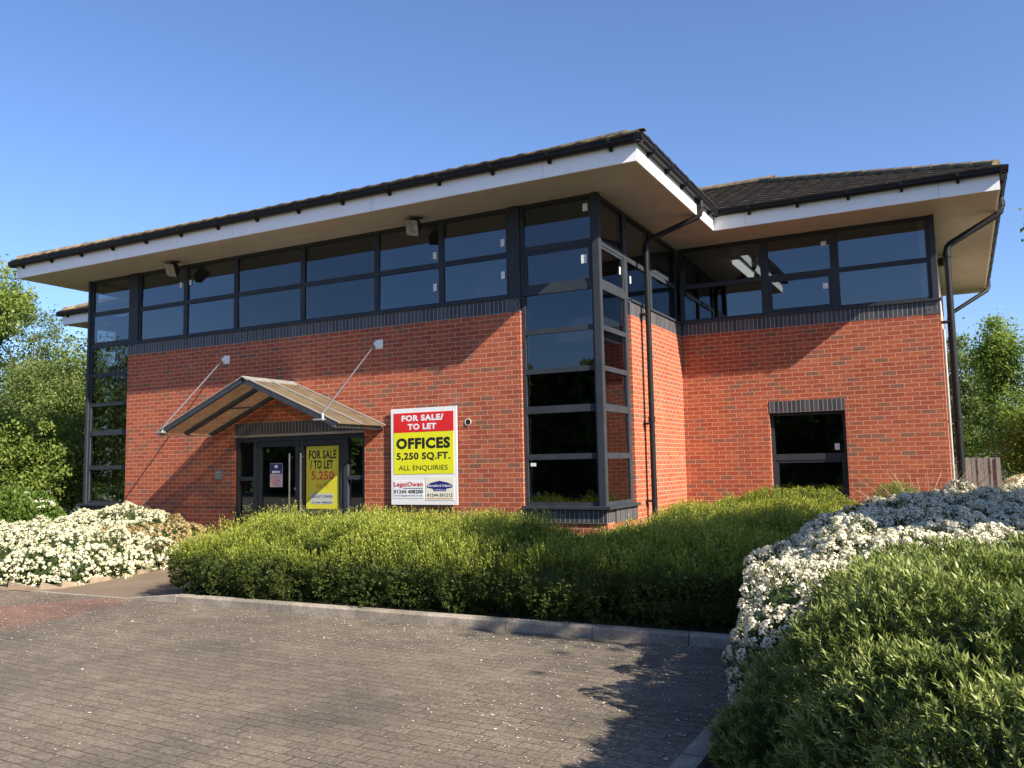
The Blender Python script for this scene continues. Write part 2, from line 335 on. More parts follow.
# ------------------------------------------------------------------ text
def text_mb(txt, box, plane='xz', y=0., bold=.0, depth=.002, shear=0.):
    """lettering filled into box (x0, x1, z0, z1), standing on the plane y"""
    cu = bpy.data.curves.new('lettering', 'FONT'); cu.body = txt; cu.size = 1; cu.offset = bold; cu.resolution_u = 3; cu.space_character = 1 + bold * 2.2; cu.shear = shear
    ob = bpy.data.objects.new('lettering', cu); COL.objects.link(ob)
    dg = bpy.context.evaluated_depsgraph_get(); me = bpy.data.meshes.new_from_object(ob.evaluated_get(dg))
    bpy.data.objects.remove(ob); bpy.data.curves.remove(cu)
    v = np.array([p.co[:] for p in me.vertices]); f = [tuple(p.vertices) for p in me.polygons]; bpy.data.meshes.remove(me)
    lo = v.min(0); hi = v.max(0); x0, x1, z0, z1 = box
    X = x0 + (v[:, 0] - lo[0]) / (hi[0] - lo[0]) * (x1 - x0); Z = z0 + (v[:, 1] - lo[1]) / (hi[1] - lo[1]) * (z1 - z0)
    return [(X[i], y, Z[i]) for i in range(len(v))], f

# ================================================================== SETTING
def sheet(name, pts, z, m, kind='structure'):
    me = bpy.data.meshes.new(name); me.from_pydata([(x, y, z if not callable(z) else z(x, y)) for x, y in pts], [], [tuple(range(len(pts)))])
    o = link(name, me, m); o['kind'] = kind; return o
sheet('ground', [(-400, -400), (400, -400), (400, 500), (-400, 500)], -.03, M['ground'])
sheet('parking_area', [(-40, -26), (3.16, -26), (3.16, -4.05), (-40, -4.05)], 0, M['paving'])
sheet('planting_bed', [(-4.35, -3.92), (3.0, -3.92), (3.25, -4.3), (3.25, -10.6), (9, -10.6), (9, 9), (-.2, 9), (-.2, -.1), (-4.1, -.1)], .045, M['soil'])
sheet('path', [(-8.6, -4.05), (-4.1, -4.05), (-4.1, .02), (-9.6, .02)], lambda x, y: .006 + .09 * (y + 4.05) / 4.05, M['tarmac'])
sheet('flower_bed_soil', [(-14, -4.4), (-9.5, -4.4), (-7.5, -4.02), (-6.82, -3.76), (-6.92, -2.1), (-8.25, -.3), (-8.3, .02), (-14, .02)], .035, M['soil'])

k = MB(); x = -4.12; i = 0
joints = [-4.12, -3.2, -2.28, -1.36, -.44, .48, 1.4, 2.32, 2.86]
for a, b in zip(joints[:-1], joints[1:]):
    k.prism([(-4.05, -.05), (-4.042, .085), (-4.025, .105), (-3.925, .105), (-3.92, -.05)], a + .004, b - .004, 'x', random.random())
a = Vector((2.86, -3.985, 0))
pts = [(2.86, -4.05), (2.86, -3.92), (3.0, -3.94), (3.16, -4.02), (3.26, -4.16), (3.29, -4.35), (3.165, -4.35), (3.14, -4.22), (3.07, -4.12), (2.97, -4.06)]
k.add([(p[0], p[1], -.05) for p in pts] + [(p[0], p[1], .103) for p in pts], [tuple(range(10))[::-1], tuple(range(10, 20))] + [(i, (i + 1) % 10, 10 + (i + 1) % 10, 10 + i) for i in range(10)], .5)
yy = -4.36
while yy > -11.4:
    k.box(3.165, 3.29, yy - .905, yy - .004, -.05, .103, random.random()); yy -= .915
# dropped end stone at the mouth of the path
k.add([(-5.05, -4.05, -.05), (-4.126, -4.05, -.05), (-4.126, -3.92, -.05), (-5.05, -3.92, -.05), (-5.05, -4.05, .012), (-4.126, -4.045, .104), (-4.126, -3.92, .104), (-5.05, -3.92, .012)],
      [(3, 2, 1, 0), (4, 5, 6, 7), (0, 1, 5, 4), (1, 2, 6, 5), (2, 3, 7, 6), (3, 0, 4, 7)], .7)
k.box(-7.0, -5.054, -4.05, -3.98, -.05, .010, .3)
k.build('kerb', M['kerb'])['kind'] = 'structure'
e = MB(); pl = [(-14, -4.43), (-11, -4.43), (-9.5, -4.40), (-8.4, -4.22), (-7.5, -4.03), (-7.0, -3.9), (-6.80, -3.72), (-6.78, -3.3), (-6.86, -2.4), (-7.05, -1.8), (-8.2, -.33)]
for p, q in zip(pl[:-1], pl[1:]): e.bar((p[0], p[1], .06), (q[0], q[1], -.03), .04, .11, tint=random.random())
e.build('path_edging', plain('tan_edging', (.27, .205, .14), .9, 0, .25, 9))['kind'] = 'structure'

# ================================================================== OFFICE BUILDING
B = empty('office_building', (-3.6, 5, 0))
tag(B, 'two-storey red brick office with dark glazed corner bays and wide white eaves', 'building')
L = 11.607; D = 4.05; W = 4.388; G = 1.33; ZS = 3.98; ZW = 4.205; ZT = 5.665
wb = MB()
wb.box(-L + G, -7.30, 0, .3, -.1, ZS).box(-4.33, -1.345, 0, .3, -.1, ZS).box(-7.30, -4.33, 0, .3, 2.48, ZS)
wb.build('front_wall', M['brick'], B)
wb = MB().box(-1.345, 0, 0.003, .3, -.1, .755); wb.box(-.3, -.002, .3, G - .06, -.1, .755); wb.build('bay_base_wall', M['brick'], B)
wb = MB().box(-L, -L + G, .003, .3, -.1, .755); wb.box(-L + .002, -L + .3, .3, G - .06, -.1, .755); wb.build('bay_base_wall', M['brick'], B)
MB().box(-.3, 0, G - .06, D, -.1, ZS).build('side_wall', M['brick'], B)
MB().box(-L, -L + .3, G - .06, D, -.1, ZT).build('side_wall', M['brick'], B)
wb = MB(); wb.box(-.3, 1.555, D, D + .3, -.1, ZS).box(2.83, W, D, D + .3, -.1, ZS).box(1.555, 2.83, D, D + .3, 2.66, ZS).box(1.555, 2.83, D, D + .3, -.1, .93)
wb.build('wing_wall', M['brick'], B)
MB().box(W - .3, W - .002, D + .3, 11.4, -.1, ZS + .1).build('end_wall', M['brick'], B)
MB().box(W - .25, W - .02, D + .12, 11.4, ZS + .1, ZT).build('end_cladding', M['clad'], B)
wb = MB().box(-15.99, -L, D, D + .3, -.1, ZT).box(-16, -15.7, D + .3, 11.1, -.1, ZT); wb.build('far_wing_wall', M['brick'], B)
MB().box(-16, W, 11.1, 11.397, -.1, ZT).build('rear_wall', M['brick'], B)
# soldier courses of blue brick, 3 mm proud
P3 = .004
MB().box(-L + G, -1.345, -P3, .3, ZS, ZW).build('brick_band', M['soldier_top'], B)
MB().box(-.3, P3, G - .06, D - P3, ZS, ZW).build('brick_band', M['soldier_top'], B)
MB().box(-.295, W + P3, D - P3, D + .3, ZS, ZW).build('brick_band', M['soldier_top'], B)
MB().box(-7.30, -4.33, -P3, .3, 2.255, 2.48).build('door_lintel_band', M['soldier_door'], B)
MB().box(1.555, 2.83, D - P3, D + .3, 2.455, 2.66).build('window_lintel_band', M['soldier_win'], B)
for xa in (-1.345, -L):
    b0 = MB().box(xa, xa + 1.345, -.02, .3, .755, .975)
    if xa > -5: b0.box(-.28, .02, .3, G - .07, .755, .975)
    else: b0.box(-L - .02, -L + .28, .3, G - .07, .755, .975)
    b0.build('bay_base_band', M['soldier_bay'], B)
# quoin bricks laid flat at the ends of the upper band
MBE = plain('blue_brick_end', (.085, .08, .085), .5, 0, .35, 12)
for (xa, xb, yf) in ((-1.345 - .2, -1.345, -P3), (-L + G, -L + G + .1, -P3), (W - .215, W + .002, D - P3)):
    q = MB()
    for r in range(3): q.box(xa, xb - .11 if r % 2 else xb, yf - .003, yf + .02, ZS + .004 + r * .075, ZS + .066 + r * .075)
    q.build('band_end_bricks', MBE, B)
MB().box(-7.30, -4.33, -.03, .1, 2.215, 2.253).build('lintel_angle', plain('lintel_metal', (.30, .28, .25), .5, .3, .1), B)

def bars(mb, ax, pl, sg, u0, u1, z0, z1, out, dep):
    """a bar on the plane: ax 'x' -> runs along x on plane y=pl; out = how far it stands in front"""
    p0, p1 = sorted((pl + sg * out, pl - sg * dep))
    if ax == 'x': mb.box(u0, u1, p0, p1, z0, z1)
    else: mb.box(p0, p1, u0, u1, z0, z1)
def window(ax, pl, sg, u0, u1, panes, jl, jr, z0, z1, stickers=(), name='window', casement=(), label=None, glass='glass'):
    """panes: list of (za, zb); frame fills the rest of u0..u1, z0..z1"""
    mb = MB(); bars(mb, ax, pl, sg, u0, u0 + jl, z0, z1, 0, .11); bars(mb, ax, pl, sg, u1 - jr, u1, z0, z1, 0, .11)
    zs = [z0] + [z for p in panes for z in p] + [z1]
    for i in range(0, len(zs), 2): bars(mb, ax, pl, sg, u0 + jl, u1 - jr, zs[i], zs[i + 1], -.002, .108)
    for ci in casement:
        a, b = panes[ci]; c = .045
        bars(mb, ax, pl, sg, u0 + jl, u0 + jl + c, a, b, -.012, .09); bars(mb, ax, pl, sg, u1 - jr - c, u1 - jr, a, b, -.012, .09)
        bars(mb, ax, pl, sg, u0 + jl + c, u1 - jr - c, a, a + c, -.012, .09); bars(mb, ax, pl, sg, u0 + jl + c, u1 - jr - c, b - c, b, -.012, .09)
    o = mb.build(name, M['frame'], B)
    if label: o['label'] = label
    g = MB(); gr_ = random.Random(int(abs(u0) * 977 + abs(pl) * 31))
    for a, b in panes:
        p = pl - sg * .018
        ta = gr_.uniform(-.006, .006); tb = gr_.uniform(-.005, .005)   # no two panes sit at quite the same angle
        q4 = [(u0 + jl, a, ta + tb), (u1 - jr, a, -ta + tb), (u1 - jr, b, -ta - tb), (u0 + jl, b, ta - tb)]
        g.add([(u, p - sg * (.006 + t_), z) if ax == 'x' else (p - sg * (.006 + t_), u, z) for u, z, t_ in q4], [(0, 1, 2, 3)])
    me = bpy.data.meshes.new('pane'); me.from_pydata(g.v, [], g.f); sub(me, 'pane', M[glass], o)
    for (uc, zc, ww, hh) in stickers:
        st = MB(); bars(st, ax, pl - sg * .018, sg, uc - ww / 2, uc + ww / 2, zc - hh / 2, zc + hh / 2, .004, -.002); sub(st.mesh('sticker'), 'sticker', M['sticker'], o)
    return o
def sub(me, name, m, part):
    me.materials.append(m); o = bpy.data.objects.new(name, me); COL.objects.link(o); o.parent = part; return o

up = [(4.285, 4.872), (4.955, 5.612)]
PY = .05   # glazing plane of the front
edges = [-10.04, -8.71, -7.37, -5.74, -4.10, -2.80, -1.54]
stk = {0: [(-8.86, 5.28, .07, .11)], 1: [(-8.60, 5.30, .06, .10)], 4: [(-2.93, 5.08, .07, .12), (-2.93, 4.55, .07, .12)], 5: [(-1.66, 5.12, .07, .12), (-1.66, 4.60, .07, .12)]}
for i in range(6):
    window('x', PY, -1, edges[i], edges[i + 1], up, .05, .05, ZW, ZT, stk.get(i, ()), glass='dimglass' if i in (2, 3) else 'glass')
MB().box(-L + G, -10.04, .02, .2, ZW, ZT).build('glazing_post', M['frame'], B); MB().box(-1.54, -1.345, .02, .2, ZW, ZT).build('glazing_post', M['frame'], B)
MB().box(-L + G + .01, -1.345, -.035, .1, ZW - .002, ZW + .035).build('window_sill', M['frame'], B)
bay = [(1.055, 1.69), (1.775, 2.39), (2.50, 2.995), (3.07, 3.605), (3.68, 4.22), (4.335, 4.895), (4.985, 5.61)]
# right corner bay
window('x', PY, -1, -1.345, -.13, bay, .065, .03, .975, ZT, [(-.24, 5.47, .08, .12), (-.28, 4.68, .09, .13), (-1.20, 1.62, .09, .05)], 'bay_window', (5,), glass='dimglass')
window('y', -PY, 1, .13, G - .06, bay, .03, .10, .975, ZT, [(1.02, 4.66, .05, .12)], 'bay_window', (5,), glass='dimglass')
MB().box(-.13, -.02, .02, .13, .975, ZT).build('corner_post', M['frame'], B, bevel=.006)
mb = MB().box(-1.345, .075, -.075, .1, .955, 1.0); mb.box(-.1, .075, .1, G - .065, .955, 1.0); mb.build('bay_sill', M['frame'], B, bevel=.005)
# left corner bay
window('x', PY, -1, -L + .10, -L + G, bay, .06, .065, .975, ZT, (), 'bay_window')
window('y', -L + PY, -1, .13, G - .06, bay, .03, .10, .975, ZT, (), 'bay_window')
MB().box(-L + .02, -L + .10, .02, .13, .975, ZT).build('corner_post', M['frame'], B, bevel=.006)
mb = MB().box(-L - .075, -L + G, -.075, .1, .955, 1.0); mb.box(-L - .075, -L + .1, .1, G - .065, .955, 1.0); mb.build('bay_sill', M['frame'], B, bevel=.005)
# return side, upper strip
se = [G - .06, 2.5, D - .02]
for i in range(2): window('y', -PY, 1, se[i], se[i + 1], up, .05, .05, ZW, ZT, [(1.5, 4.6, .05, .12)] if i == 0 else ())
MB().box(-.1, .03, G - .05, D - .01, ZW - .002, ZW + .035).build('window_sill', M['frame'], B)
# right wing, upper strip
PW = D + PY
we = [.0, 1.577, 2.78, 4.30]
ws = {1: [(2.62, 5.42, .09, .08), (2.62, 4.66, .09, .10)]}
for i in range(3): window('x', PW, -1, we[i] + .0, we[i + 1], up, .075, .065, ZW, ZT, ws.get(i, ()), casement=(0,) if i == 1 else ())
MB().box(4.30, W, D + .03, D + .12, ZW, ZT).build('glazing_post', M['frame'], B)
MB().box(.02, W + .03, D - .04, D + .1, ZW - .002, ZW + .035).build('window_sill', M['frame'], B)
# right wing, lower window
window('x', D + .10, -1, 1.555, 2.83, [(1.02, 1.61), (1.72, 2.40)], .06, .06, .95, 2.455, [(2.66, 1.83, .08, .11)], casement=(0,))
MB().box(1.54, 2.845, D - .04, D + .1, .92, .955).build('window_sill', M['frame'], B)

# ---- entrance doors
dp = .035
mb = MB()
def db(u0, u1, z0, z1, out=0, dep=.1): bars(mb, 'x', dp, -1, u0, u1, z0, z1, out, dep)
db(-7.30, -7.23, .1, 2.215); db(-6.87, -6.79, .1, 2.215); db(-4.80, -4.72, .1, 2.215); db(-4.40, -4.33, .1, 2.215); db(-7.23, -6.87, 2.13, 2.215); db(-6.79, -4.80, 2.13, 2.215); db(-4.72, -4.40, 2.13, 2.215)
db(-7.23, -6.87, 1.43, 1.50); db(-4.72, -4.40, 1.43, 1.50); db(-7.23, -6.87, .1, .30); db(-4.72, -4.40, .1, .30)
dsur = mb.build('door_surround', M['frame'], B)
g = MB()
for u0, u1 in ((-7.23, -6.87), (-4.72, -4.40)):
    for a, b in ((.30, 1.43), (1.50, 2.13)):
        me = bpy.data.meshes.new('pane'); me.from_pydata([(u0, dp + .05, a), (u1, dp + .05, a), (u1, dp + .05, b), (u0, dp + .05, b)], [], [(0, 1, 2, 3)]); sub(me, 'pane', M['glass'], dsur)
for u0, u1, hx in ((-6.785, -5.80, -5.955), (-5.79, -4.805, -5.70)):
    mb = MB(); dq = dp + .015
    bars(mb, 'x', dq, -1, u0, u0 + .09, .11, 2.125, 0, .05); bars(mb, 'x', dq, -1, u1 - .09, u1, .11, 2.125, 0, .05)
    bars(mb, 'x', dq, -1, u0 + .09, u1 - .09, 2.03, 2.125, 0, .05); bars(mb, 'x', dq, -1, u0 + .09, u1 - .09, .11, .30, 0, .05)
    d = mb.build('door', M['frame'], B)
    me = bpy.data.meshes.new('pane'); me.from_pydata([(u0 + .09, dq + .03, .30), (u1 - .09, dq + .03, .30), (u1 - .09, dq + .03, 2.03), (u0 + .09, dq + .03, 2.03)], [], [(0, 1, 2, 3)]); sub(me, 'pane', M['glass'], d)
    h = MB(); h.tube([(hx, dq - .075, .62), (hx, dq - .075, 1.90)], .017); h.tube([(hx, dq - .075, 1.84), (hx, dq, 1.84)], .011); h.tube([(hx, dq - .075, .70), (hx, dq, .70)], .011)
    sub(h.mesh('handle', True), 'handle', M['chrome'], d)
    lk = MB(); lk.tube([(hx + (.13 if hx < -5.8 else -.13) * .5, dq - .012, 1.28), (hx + (.13 if hx < -5.8 else -.13) * .5, dq, 1.28)], .022); sub(lk.mesh('lock', True), 'lock', M['chrome'], d)
MB().box(-7.30, -4.33, 0, .3, 0, .099).build('door_step', M['kerb'], B)

# ---- eaves: soffit, fascia, gutter
OV = .91; xe0 = -L - OV; xe1 = OV; xw0 = -16.9; xw1 = W + OV; yf = -OV; yw = D - OV; yb = 12.3
mb = MB().box(xe0, xe1, yf, yw, ZT, ZT + .03); mb.box(xw0, xw1, yw, yb, ZT, ZT + .03); mb.build('soffit', M['soffit'], B)
fz0, fz1 = ZT - .006, 5.945; ft = .03
def fascia(*runs):
    for r in runs: MB().box(*r, fz0, fz1).build('fascia', M['white'], B)
fascia((xe0 - ft, xe1 + ft, yf - ft, yf), (xe1, xe1 + ft, yf + .001, yw - .001 - ft), (xe0 - ft, xe0, yf + .001, yw - .001 - ft),
       (xe1, xw1 + ft, yw - ft, yw), (xw0 - ft, xe0, yw - ft, yw), (xw1, xw1 + ft, yw + .001, yb), (xw0 - ft, xw0, yw + .001, yb), (xw0 - ft, xw1 + ft, yb, yb + ft))
def gut_prof(c, s):  # c: fascia face coordinate, s: outward sign
    return [(c + s * .004, 6.0), (c + s * .004, 5.925), (c + s * .025, 5.893), (c + s * .085, 5.893), (c + s * .112, 5.925), (c + s * .12, 6.0), (c + s * .108, 6.0), (c + s * .10, 5.932), (c + s * .08, 5.908), (c + s * .03, 5.908), (c + s * .016, 5.935), (c + s * .016, 6.0)]
def gutter(axis, c, s, a, b, step, first):
    g = MB().prism(gut_prof(c, s), a, b, axis).build('gutter', M['black'], B)
    n = 0; p = a + first
    while p < b - .1 and n < 40:
        br = MB(); pr = [(c, 5.97), (c, 5.845), (c + s * .02, 5.84), (c + s * .075, 5.882), (c + s * .126, 5.93), (c + s * .13, 5.985), (c + s * .122, 5.985), (c + s * .112, 5.93), (c + s * .08, 5.889), (c + s * .03, 5.889), (c + s * .005, 5.93)]
        br.prism(pr, p, p + .045, axis); sub(br.mesh('gutter_bracket'), 'gutter_bracket', M['black'], g)
        p += step; n += 1
    return g
gf = yf - ft; ge = xe1 + ft; gw = yw - ft; gr = xw1 + ft
gutter('x', gf, -1, xe0 - ft - .12, xe1 + ft + .12, .92, .35)
gutter('y', ge, 1, gf - .118, gw - .002, .80, .55)
gutter('y', xe0 - ft, -1, gf - .118, gw - .002, .92, .55)
gutter('x', gw, -1, ge + .004, gr + .12, .80, .6)
gutter('x', gw, -1, xw0 - ft - .12, xe0 - ft - .12, .92, .35)
gutter('y', gr, 1, gw - .118, yb, .92, .55)
gutter('y', xw0 - ft, -1, gw - .118, yb, .92, .55)

# ---- tiled roof: every slope is laid in stepped, rolled courses
PITCH = .40
def slope(axis, c, s, a, b, hipa, hipb, run, z0=6.0, gauge=.30):
    """eave line at c (coordinate across), running a..b along axis; s = sign of the inward direction"""
    du = .05; n = int(run / gauge + .999); mb = MB()
    for k_ in range(n):
        r0 = k_ * gauge - .06; r1 = min((k_ + 1) * gauge, run)
        rows = []
        for r, lift in ((r0, 0.0), (r0, .030), (r1 + .0, .008)):
            rc = max(r, 0); ua = a + (rc if hipa else 0); ub = b - (rc if hipb else 0); m_ = max(2, int((b - a) / du)); row = []
            for i in range(m_ + 1):
                u = min(max(a + (b - a) * i / m_, ua), ub); ph = (u % .30) / .30
                roll = .010 * (math.exp(-((ph - .5) / .16) ** 2)) if lift else 0
                jit = (.003) * math.sin(u * 13.7 + k_ * 5.1)
                z = z0 + PITCH * r + lift + roll + (jit if lift else 0); q_ = c + s * r
                row.append((u, q_, z) if axis == 'x' else (q_, u, z))
            rows.append(row)
        m_ = len(rows[0]); V = rows[0] + rows[1] + rows[2]
        base = len(mb.v); mb.v += V
        for j in (0, 1):
            for i in range(m_ - 1):
                q4 = (j * m_ + i, j * m_ + i + 1, (j + 1) * m_ + i + 1, (j + 1) * m_ + i)
                mb.f.append(tuple(base + t_ for t_ in q4)); tile_id = int((V[i][0 if axis == 'x' else 1]) / .30)
                mb.t.append(random.Random(tile_id * 131 + k_ * 17).random())
    me = bpy.data.meshes.new('roof_slope'); me.from_pydata(mb.v, [], mb.f)
    at = me.attributes.new('tint', 'FLOAT', 'FACE'); at.data.foreach_set('value', mb.t)
    link('roof_slope', me, M['tile'], B)
ex0, ex1, eyf = xe0 - .10, xe1 + .10, yf - .10; wx0, wx1, wyf, wyb = xw0 - .10, xw1 + .10, yw - .10, yb + .1
mrun = (ex1 - ex0) / 2; wrun = (wyb - wyf) / 2
slope('x', eyf, 1, ex0, ex1, True, True, mrun)
slope('y', ex1, -1, eyf, 12, True, False, mrun); slope('y', ex0, 1, eyf, 12, True, False, mrun)
slope('x', wyf, 1, wx0, wx1, True, True, wrun); slope('x', wyb, -1, wx0, wx1, True, True, wrun)
slope('y', wx1, -1, wyf, wyb, True, True, wrun); slope('y', wx0, 1, wyf, wyb, True, True, wrun)
def cap(a, b, r=.075):
    a = Vector(a); b = Vector(b); Ln = (b - a).length; d = (b - a) / Ln; mb = MB(); n = int(Ln / .42)
    for i in range(n):
        mb.tube([a + d * (i * .42 - .03), a + d * (i * .42 + .42)], [r * 1.12, r * .98], 10)
    mb.build('ridge_tiles', M['ridge'], B)
zc = 6.045
cap((ex1 - .3, eyf + .3, zc + .08), (ex1 - mrun, eyf + mrun, zc + PITCH * mrun)); cap((ex0 + .1, eyf + .1, zc + .02), (ex0 + mrun, eyf + mrun, zc + PITCH * mrun))
cap((wx1 - .12, wyf + .12, zc + .02), (wx1 - wrun, wyf + wrun, zc + PITCH * wrun)); cap((wx0 + .1, wyf + .1, zc + .02), (wx0 + wrun, wyf + wrun, zc + PITCH * wrun))
cap((wx1 - wrun + .5, wyf + wrun, zc + PITCH * wrun - .0), (-1.2, wyf + wrun, zc + PITCH * wrun))
# mortar bedding and lichened tile ends seen along the gutters
def eave_ends(axis, c, s, a, b):
    mb = MB(); u = a
    while u < b - .05:
        hgt = .030 + .008 * random.random(); q0, q1 = sorted((c - s * .012, c + s * .10))
        v0, v1 = u + .006, min(u + .294, b); zz = 6.012
        prof = []
        if axis == 'x': mb.box(v0, v1, q0, q1, zz, zz + hgt, random.random()); mb.box(v0 + .10, v0 + .20, q0 - .002, q1, zz + hgt - .002, zz + hgt + .007)
        else: mb.box(q0, q1, v0, v1, zz, zz + hgt, random.random()); mb.box(q0 - .002, q1 + .002, v0 + .10, v0 + .20, zz + hgt - .002, zz + hgt + .007)
        u += .30
    mb.build('tile_ends', M['ridge'], B, bevel=0)
eave_ends('x', eyf, 1, ex0, ex1); eave_ends('x', wyf, 1, wx0, ex0); 

# ---- rainwater pipes
def downpipe(pts, r, joints_, brk, out):
    mb = MB().tube(pts, r, 16); p = mb.build('downpipe', M['black'], B, True)
    for (x, y, z) in joints_:
        j = MB().tube([(x, y, z - .045), (x, y, z + .045)], r * 1.22, 16); sub(j.mesh('collar', True), 'collar', M['black'], p)
    for (x, y, z) in brk:
        j = MB().box(x - r * 1.3, x + r * 1.3, y - r * 1.3, y + r * 1.3, z - .018, z + .018) if out is None else MB().bar((x, y, z), (x + out[0], y + out[1], z), r * 2.9, .03)
        sub(j.mesh('pipe_clip'), 'pipe_clip', M['black'], p)
    return p
gx = ge + .06
downpipe([(.13, 1.76, .0), (.13, 1.76, 5.16), (.145, 1.765, 5.24), (.19, 1.775, 5.30), (gx - .07, 2.02, 5.62), (gx - .02, 2.035, 5.67), (gx, 2.04, 5.74), (gx, 2.04, 5.90)], .046,
         [(.13, 1.76, 2.32), (.13, 1.76, 5.14), (gx, 2.04, 5.82)], [(.13, 1.76, 2.25), (.13, 1.76, 4.05), (.13, 1.76, 1.0)], (-.13, 0))
gx = gr + .06
downpipe([(4.545, 4.30, .0), (4.545, 4.30, 5.04), (4.56, 4.31, 5.12), (4.60, 4.33, 5.18), (gx - .08, 4.48, 5.60), (gx - .02, 4.49, 5.66), (gx, 4.50, 5.74), (gx, 4.50, 5.90)], .056,
         [(4.545, 4.30, 2.27), (4.545, 4.30, 5.0), (gx, 4.50, 5.80)], [(4.545, 4.30, 2.2), (4.545, 4.30, 3.86), (4.545, 4.30, .9)], (-.16, 0))
downpipe([(4.50, 11.3, .0), (4.50, 11.3, 4.95), (4.55, 11.3, 5.05), (gx - .05, 11.8, 5.60), (gx, 11.85, 5.70), (gx, 11.85, 5.9)], .05, [(4.50, 11.3, 4.4)], [(4.5, 11.3, 3.4)], (-.12, 0))
# slim grey pipe standing against the end wall behind the black one
MB().tube([(4.425, 4.12, 0), (4.425, 4.12, 3.72)], .022, 10).build('overflow_pipe', M['steel'], B, True)

# ---- rooms
mb = MB().box(-L + .16, -.16, .40, 11.0, 3.50, 3.86); mb.box(-.16, W - .32, D + .34, 11.0, 3.50, 3.86); mb.build('floor_slab', M['carpet'], B)
mb = MB().box(-L + .16, -.16, .35, 11.0, .0, .10); mb.box(-.16, W - .32, D + .34, 11.0, .0, .10); mb.build('floor_slab', M['carpet'], B)
mb = MB()
for z0, z1 in ((.101, 3.49), (3.861, ZT - .02)):
    mb.box(-10, W - .4, 9.5, 9.62, z0, z1); mb.box(-7.6, -7.5, 4.5, 9.4, z0, z1); mb.box(-4.0, -3.9, 3.2, 9.4, z0, z1)
    mb.box(-10, -9.8, 3.0, 9.4, z0, z1)
mb.box(-9.6, -4.1, 4.0, 4.1, .101, 3.49)
mb.box(-L + .301, -L + .33, G, 9.4, 3.861, ZT - .02); mb.box(-L + .301, -L + .33, G, 9.4, .101, 3.49); mb.box(-.33, -.301, G, D, .101, 3.49)
mb.build('partition', M['plaster'], B)
lt = MB().box(.74, .86, 5.3, 6.75, 5.53, 5.60); lf = lt.build('ceiling_light', M['tube'], B)
MB().box(.70, .90, 5.25, 6.8, 5.601, 5.655).build('light_housing', M['white'], B)
# small vents and holes on the brickwork
vt = MB().tube([(-2.30, -.012, 2.31), (-2.30, .02, 2.31)], .055, 18); vp = vt.build('overflow_stub', M['signwhite'], B, True)
sub(MB().tube([(-2.292, -.0135, 2.31), (-2.292, -.005, 2.31)], .046, 18).mesh('bore_shade', True), 'bore_shade', M['ink'], vp)  # flat black disc painting the shade inside the pipe end
sv = MB().box(-4.62, -4.42, -.62, -.52, ZT - .012, ZT - .001); sv.build('soffit_vent', M['clad'], B)

# ================================================================== THINGS ON THE BUILDING
# ---- entrance canopy
C0 = empty('entrance_canopy', (-5.82, 0, 2.3)); tag(C0, 'pitched translucent canopy on dark steel rafters above the entrance doors', 'canopy')
cx, hw, zr, ze, dpt = -5.88, 1.95, 3.10, 2.30, 1.22
for s in (-1, 1):
    for j, y in enumerate((-dpt, -dpt * .55, -.10)):
        r = MB(); r.bar((cx + s * .02, y, zr - .015), (cx + s * hw, y, ze - .015), .045, .062); r.build('rafter', M['darksteel'], C0)
    for (ya, yb2) in ((-dpt - .02, -dpt * .55 - .012), (-dpt * .55 + .012, -.03)):
        pm = MB(); t_ = .008
        a = Vector((cx + s * .03, 0, zr + .03)); b = Vector((cx + s * (hw + .06), 0, ze + .005)); nn = Vector(((zr - ze) * s, 0, hw)).normalized() * t_
        pm.add([(a.x, ya, a.z), (b.x, ya, b.z), (b.x, yb2, b.z), (a.x, yb2, a.z), (a.x + nn.x, ya, a.z + nn.z), (b.x + nn.x, ya, b.z + nn.z), (b.x + nn.x, yb2, b.z + nn.z), (a.x + nn.x, yb2, a.z + nn.z)],
               [(3, 2, 1, 0), (4, 5, 6, 7), (0, 1, 5, 4), (1, 2, 6, 5), (2, 3, 7, 6), (3, 0, 4, 7)]); pm.build('roof_panel', M['poly'], C0)
    gb = MB()
    for y in (-dpt - .005, -dpt * .55, -.05): gb.bar((cx + s * .03, y, zr + .052), (cx + s * (hw + .06), y, ze + .026), .045, .016)
    gb.build('glazing_bar', plain('pale_glazing_bar', (.33, .31, .28), .45, .3, .1) if s < 0 else bpy.data.materials['pale_glazing_bar'], C0)
    er = MB(); er.bar((cx + s * (hw - .03), -dpt - .07, ze - .035), (cx + s * (hw - .03), .0, ze - .035), .05, .028); er.build('edge_rail', M['steel'] if s < 0 else M['darksteel'], C0)
    px = -7.577 if s < 0 else -4.062
    tr = MB(); ez = ze + (0 if s < 0 else .075); ex = cx + s * (hw - (.09 if s < 0 else .26)); a = (px, -.05, 3.688); b = (ex, -dpt - .02, ez + .10)
    tr.tube([a, b], .013, 8); tr.tube([b, (ex + s * .02, -dpt - .03, ez - .02)], .02, 8); tie = tr.build('tie_rod', M['chrome'], C0, True)
    pt = MB().box(px - .075 + .05, px + .075 + .05, -.014, -.001, 3.61, 3.765); pt.box(px - .02, px + .02, -.07, -.014, 3.65, 3.72); sub(pt.mesh('wall_plate'), 'wall_plate', M['signwhite'], tie)
    ft_ = MB().box(ex - .12, ex + .06, -dpt - .10, -dpt + .05, ez - .005, ez + .02); sub(ft_.mesh('foot_plate'), 'foot_plate', M['steel'], tie)
rc = MB(); rc.prism([(cx - .13, zr - .0), (cx, zr + .075), (cx + .13, zr - .0), (cx + .12, zr - .01), (cx, zr + .06), (cx - .12, zr - .01)], -dpt - .04, .0, 'y'); rc.build('ridge_cap', M['steel'], C0)
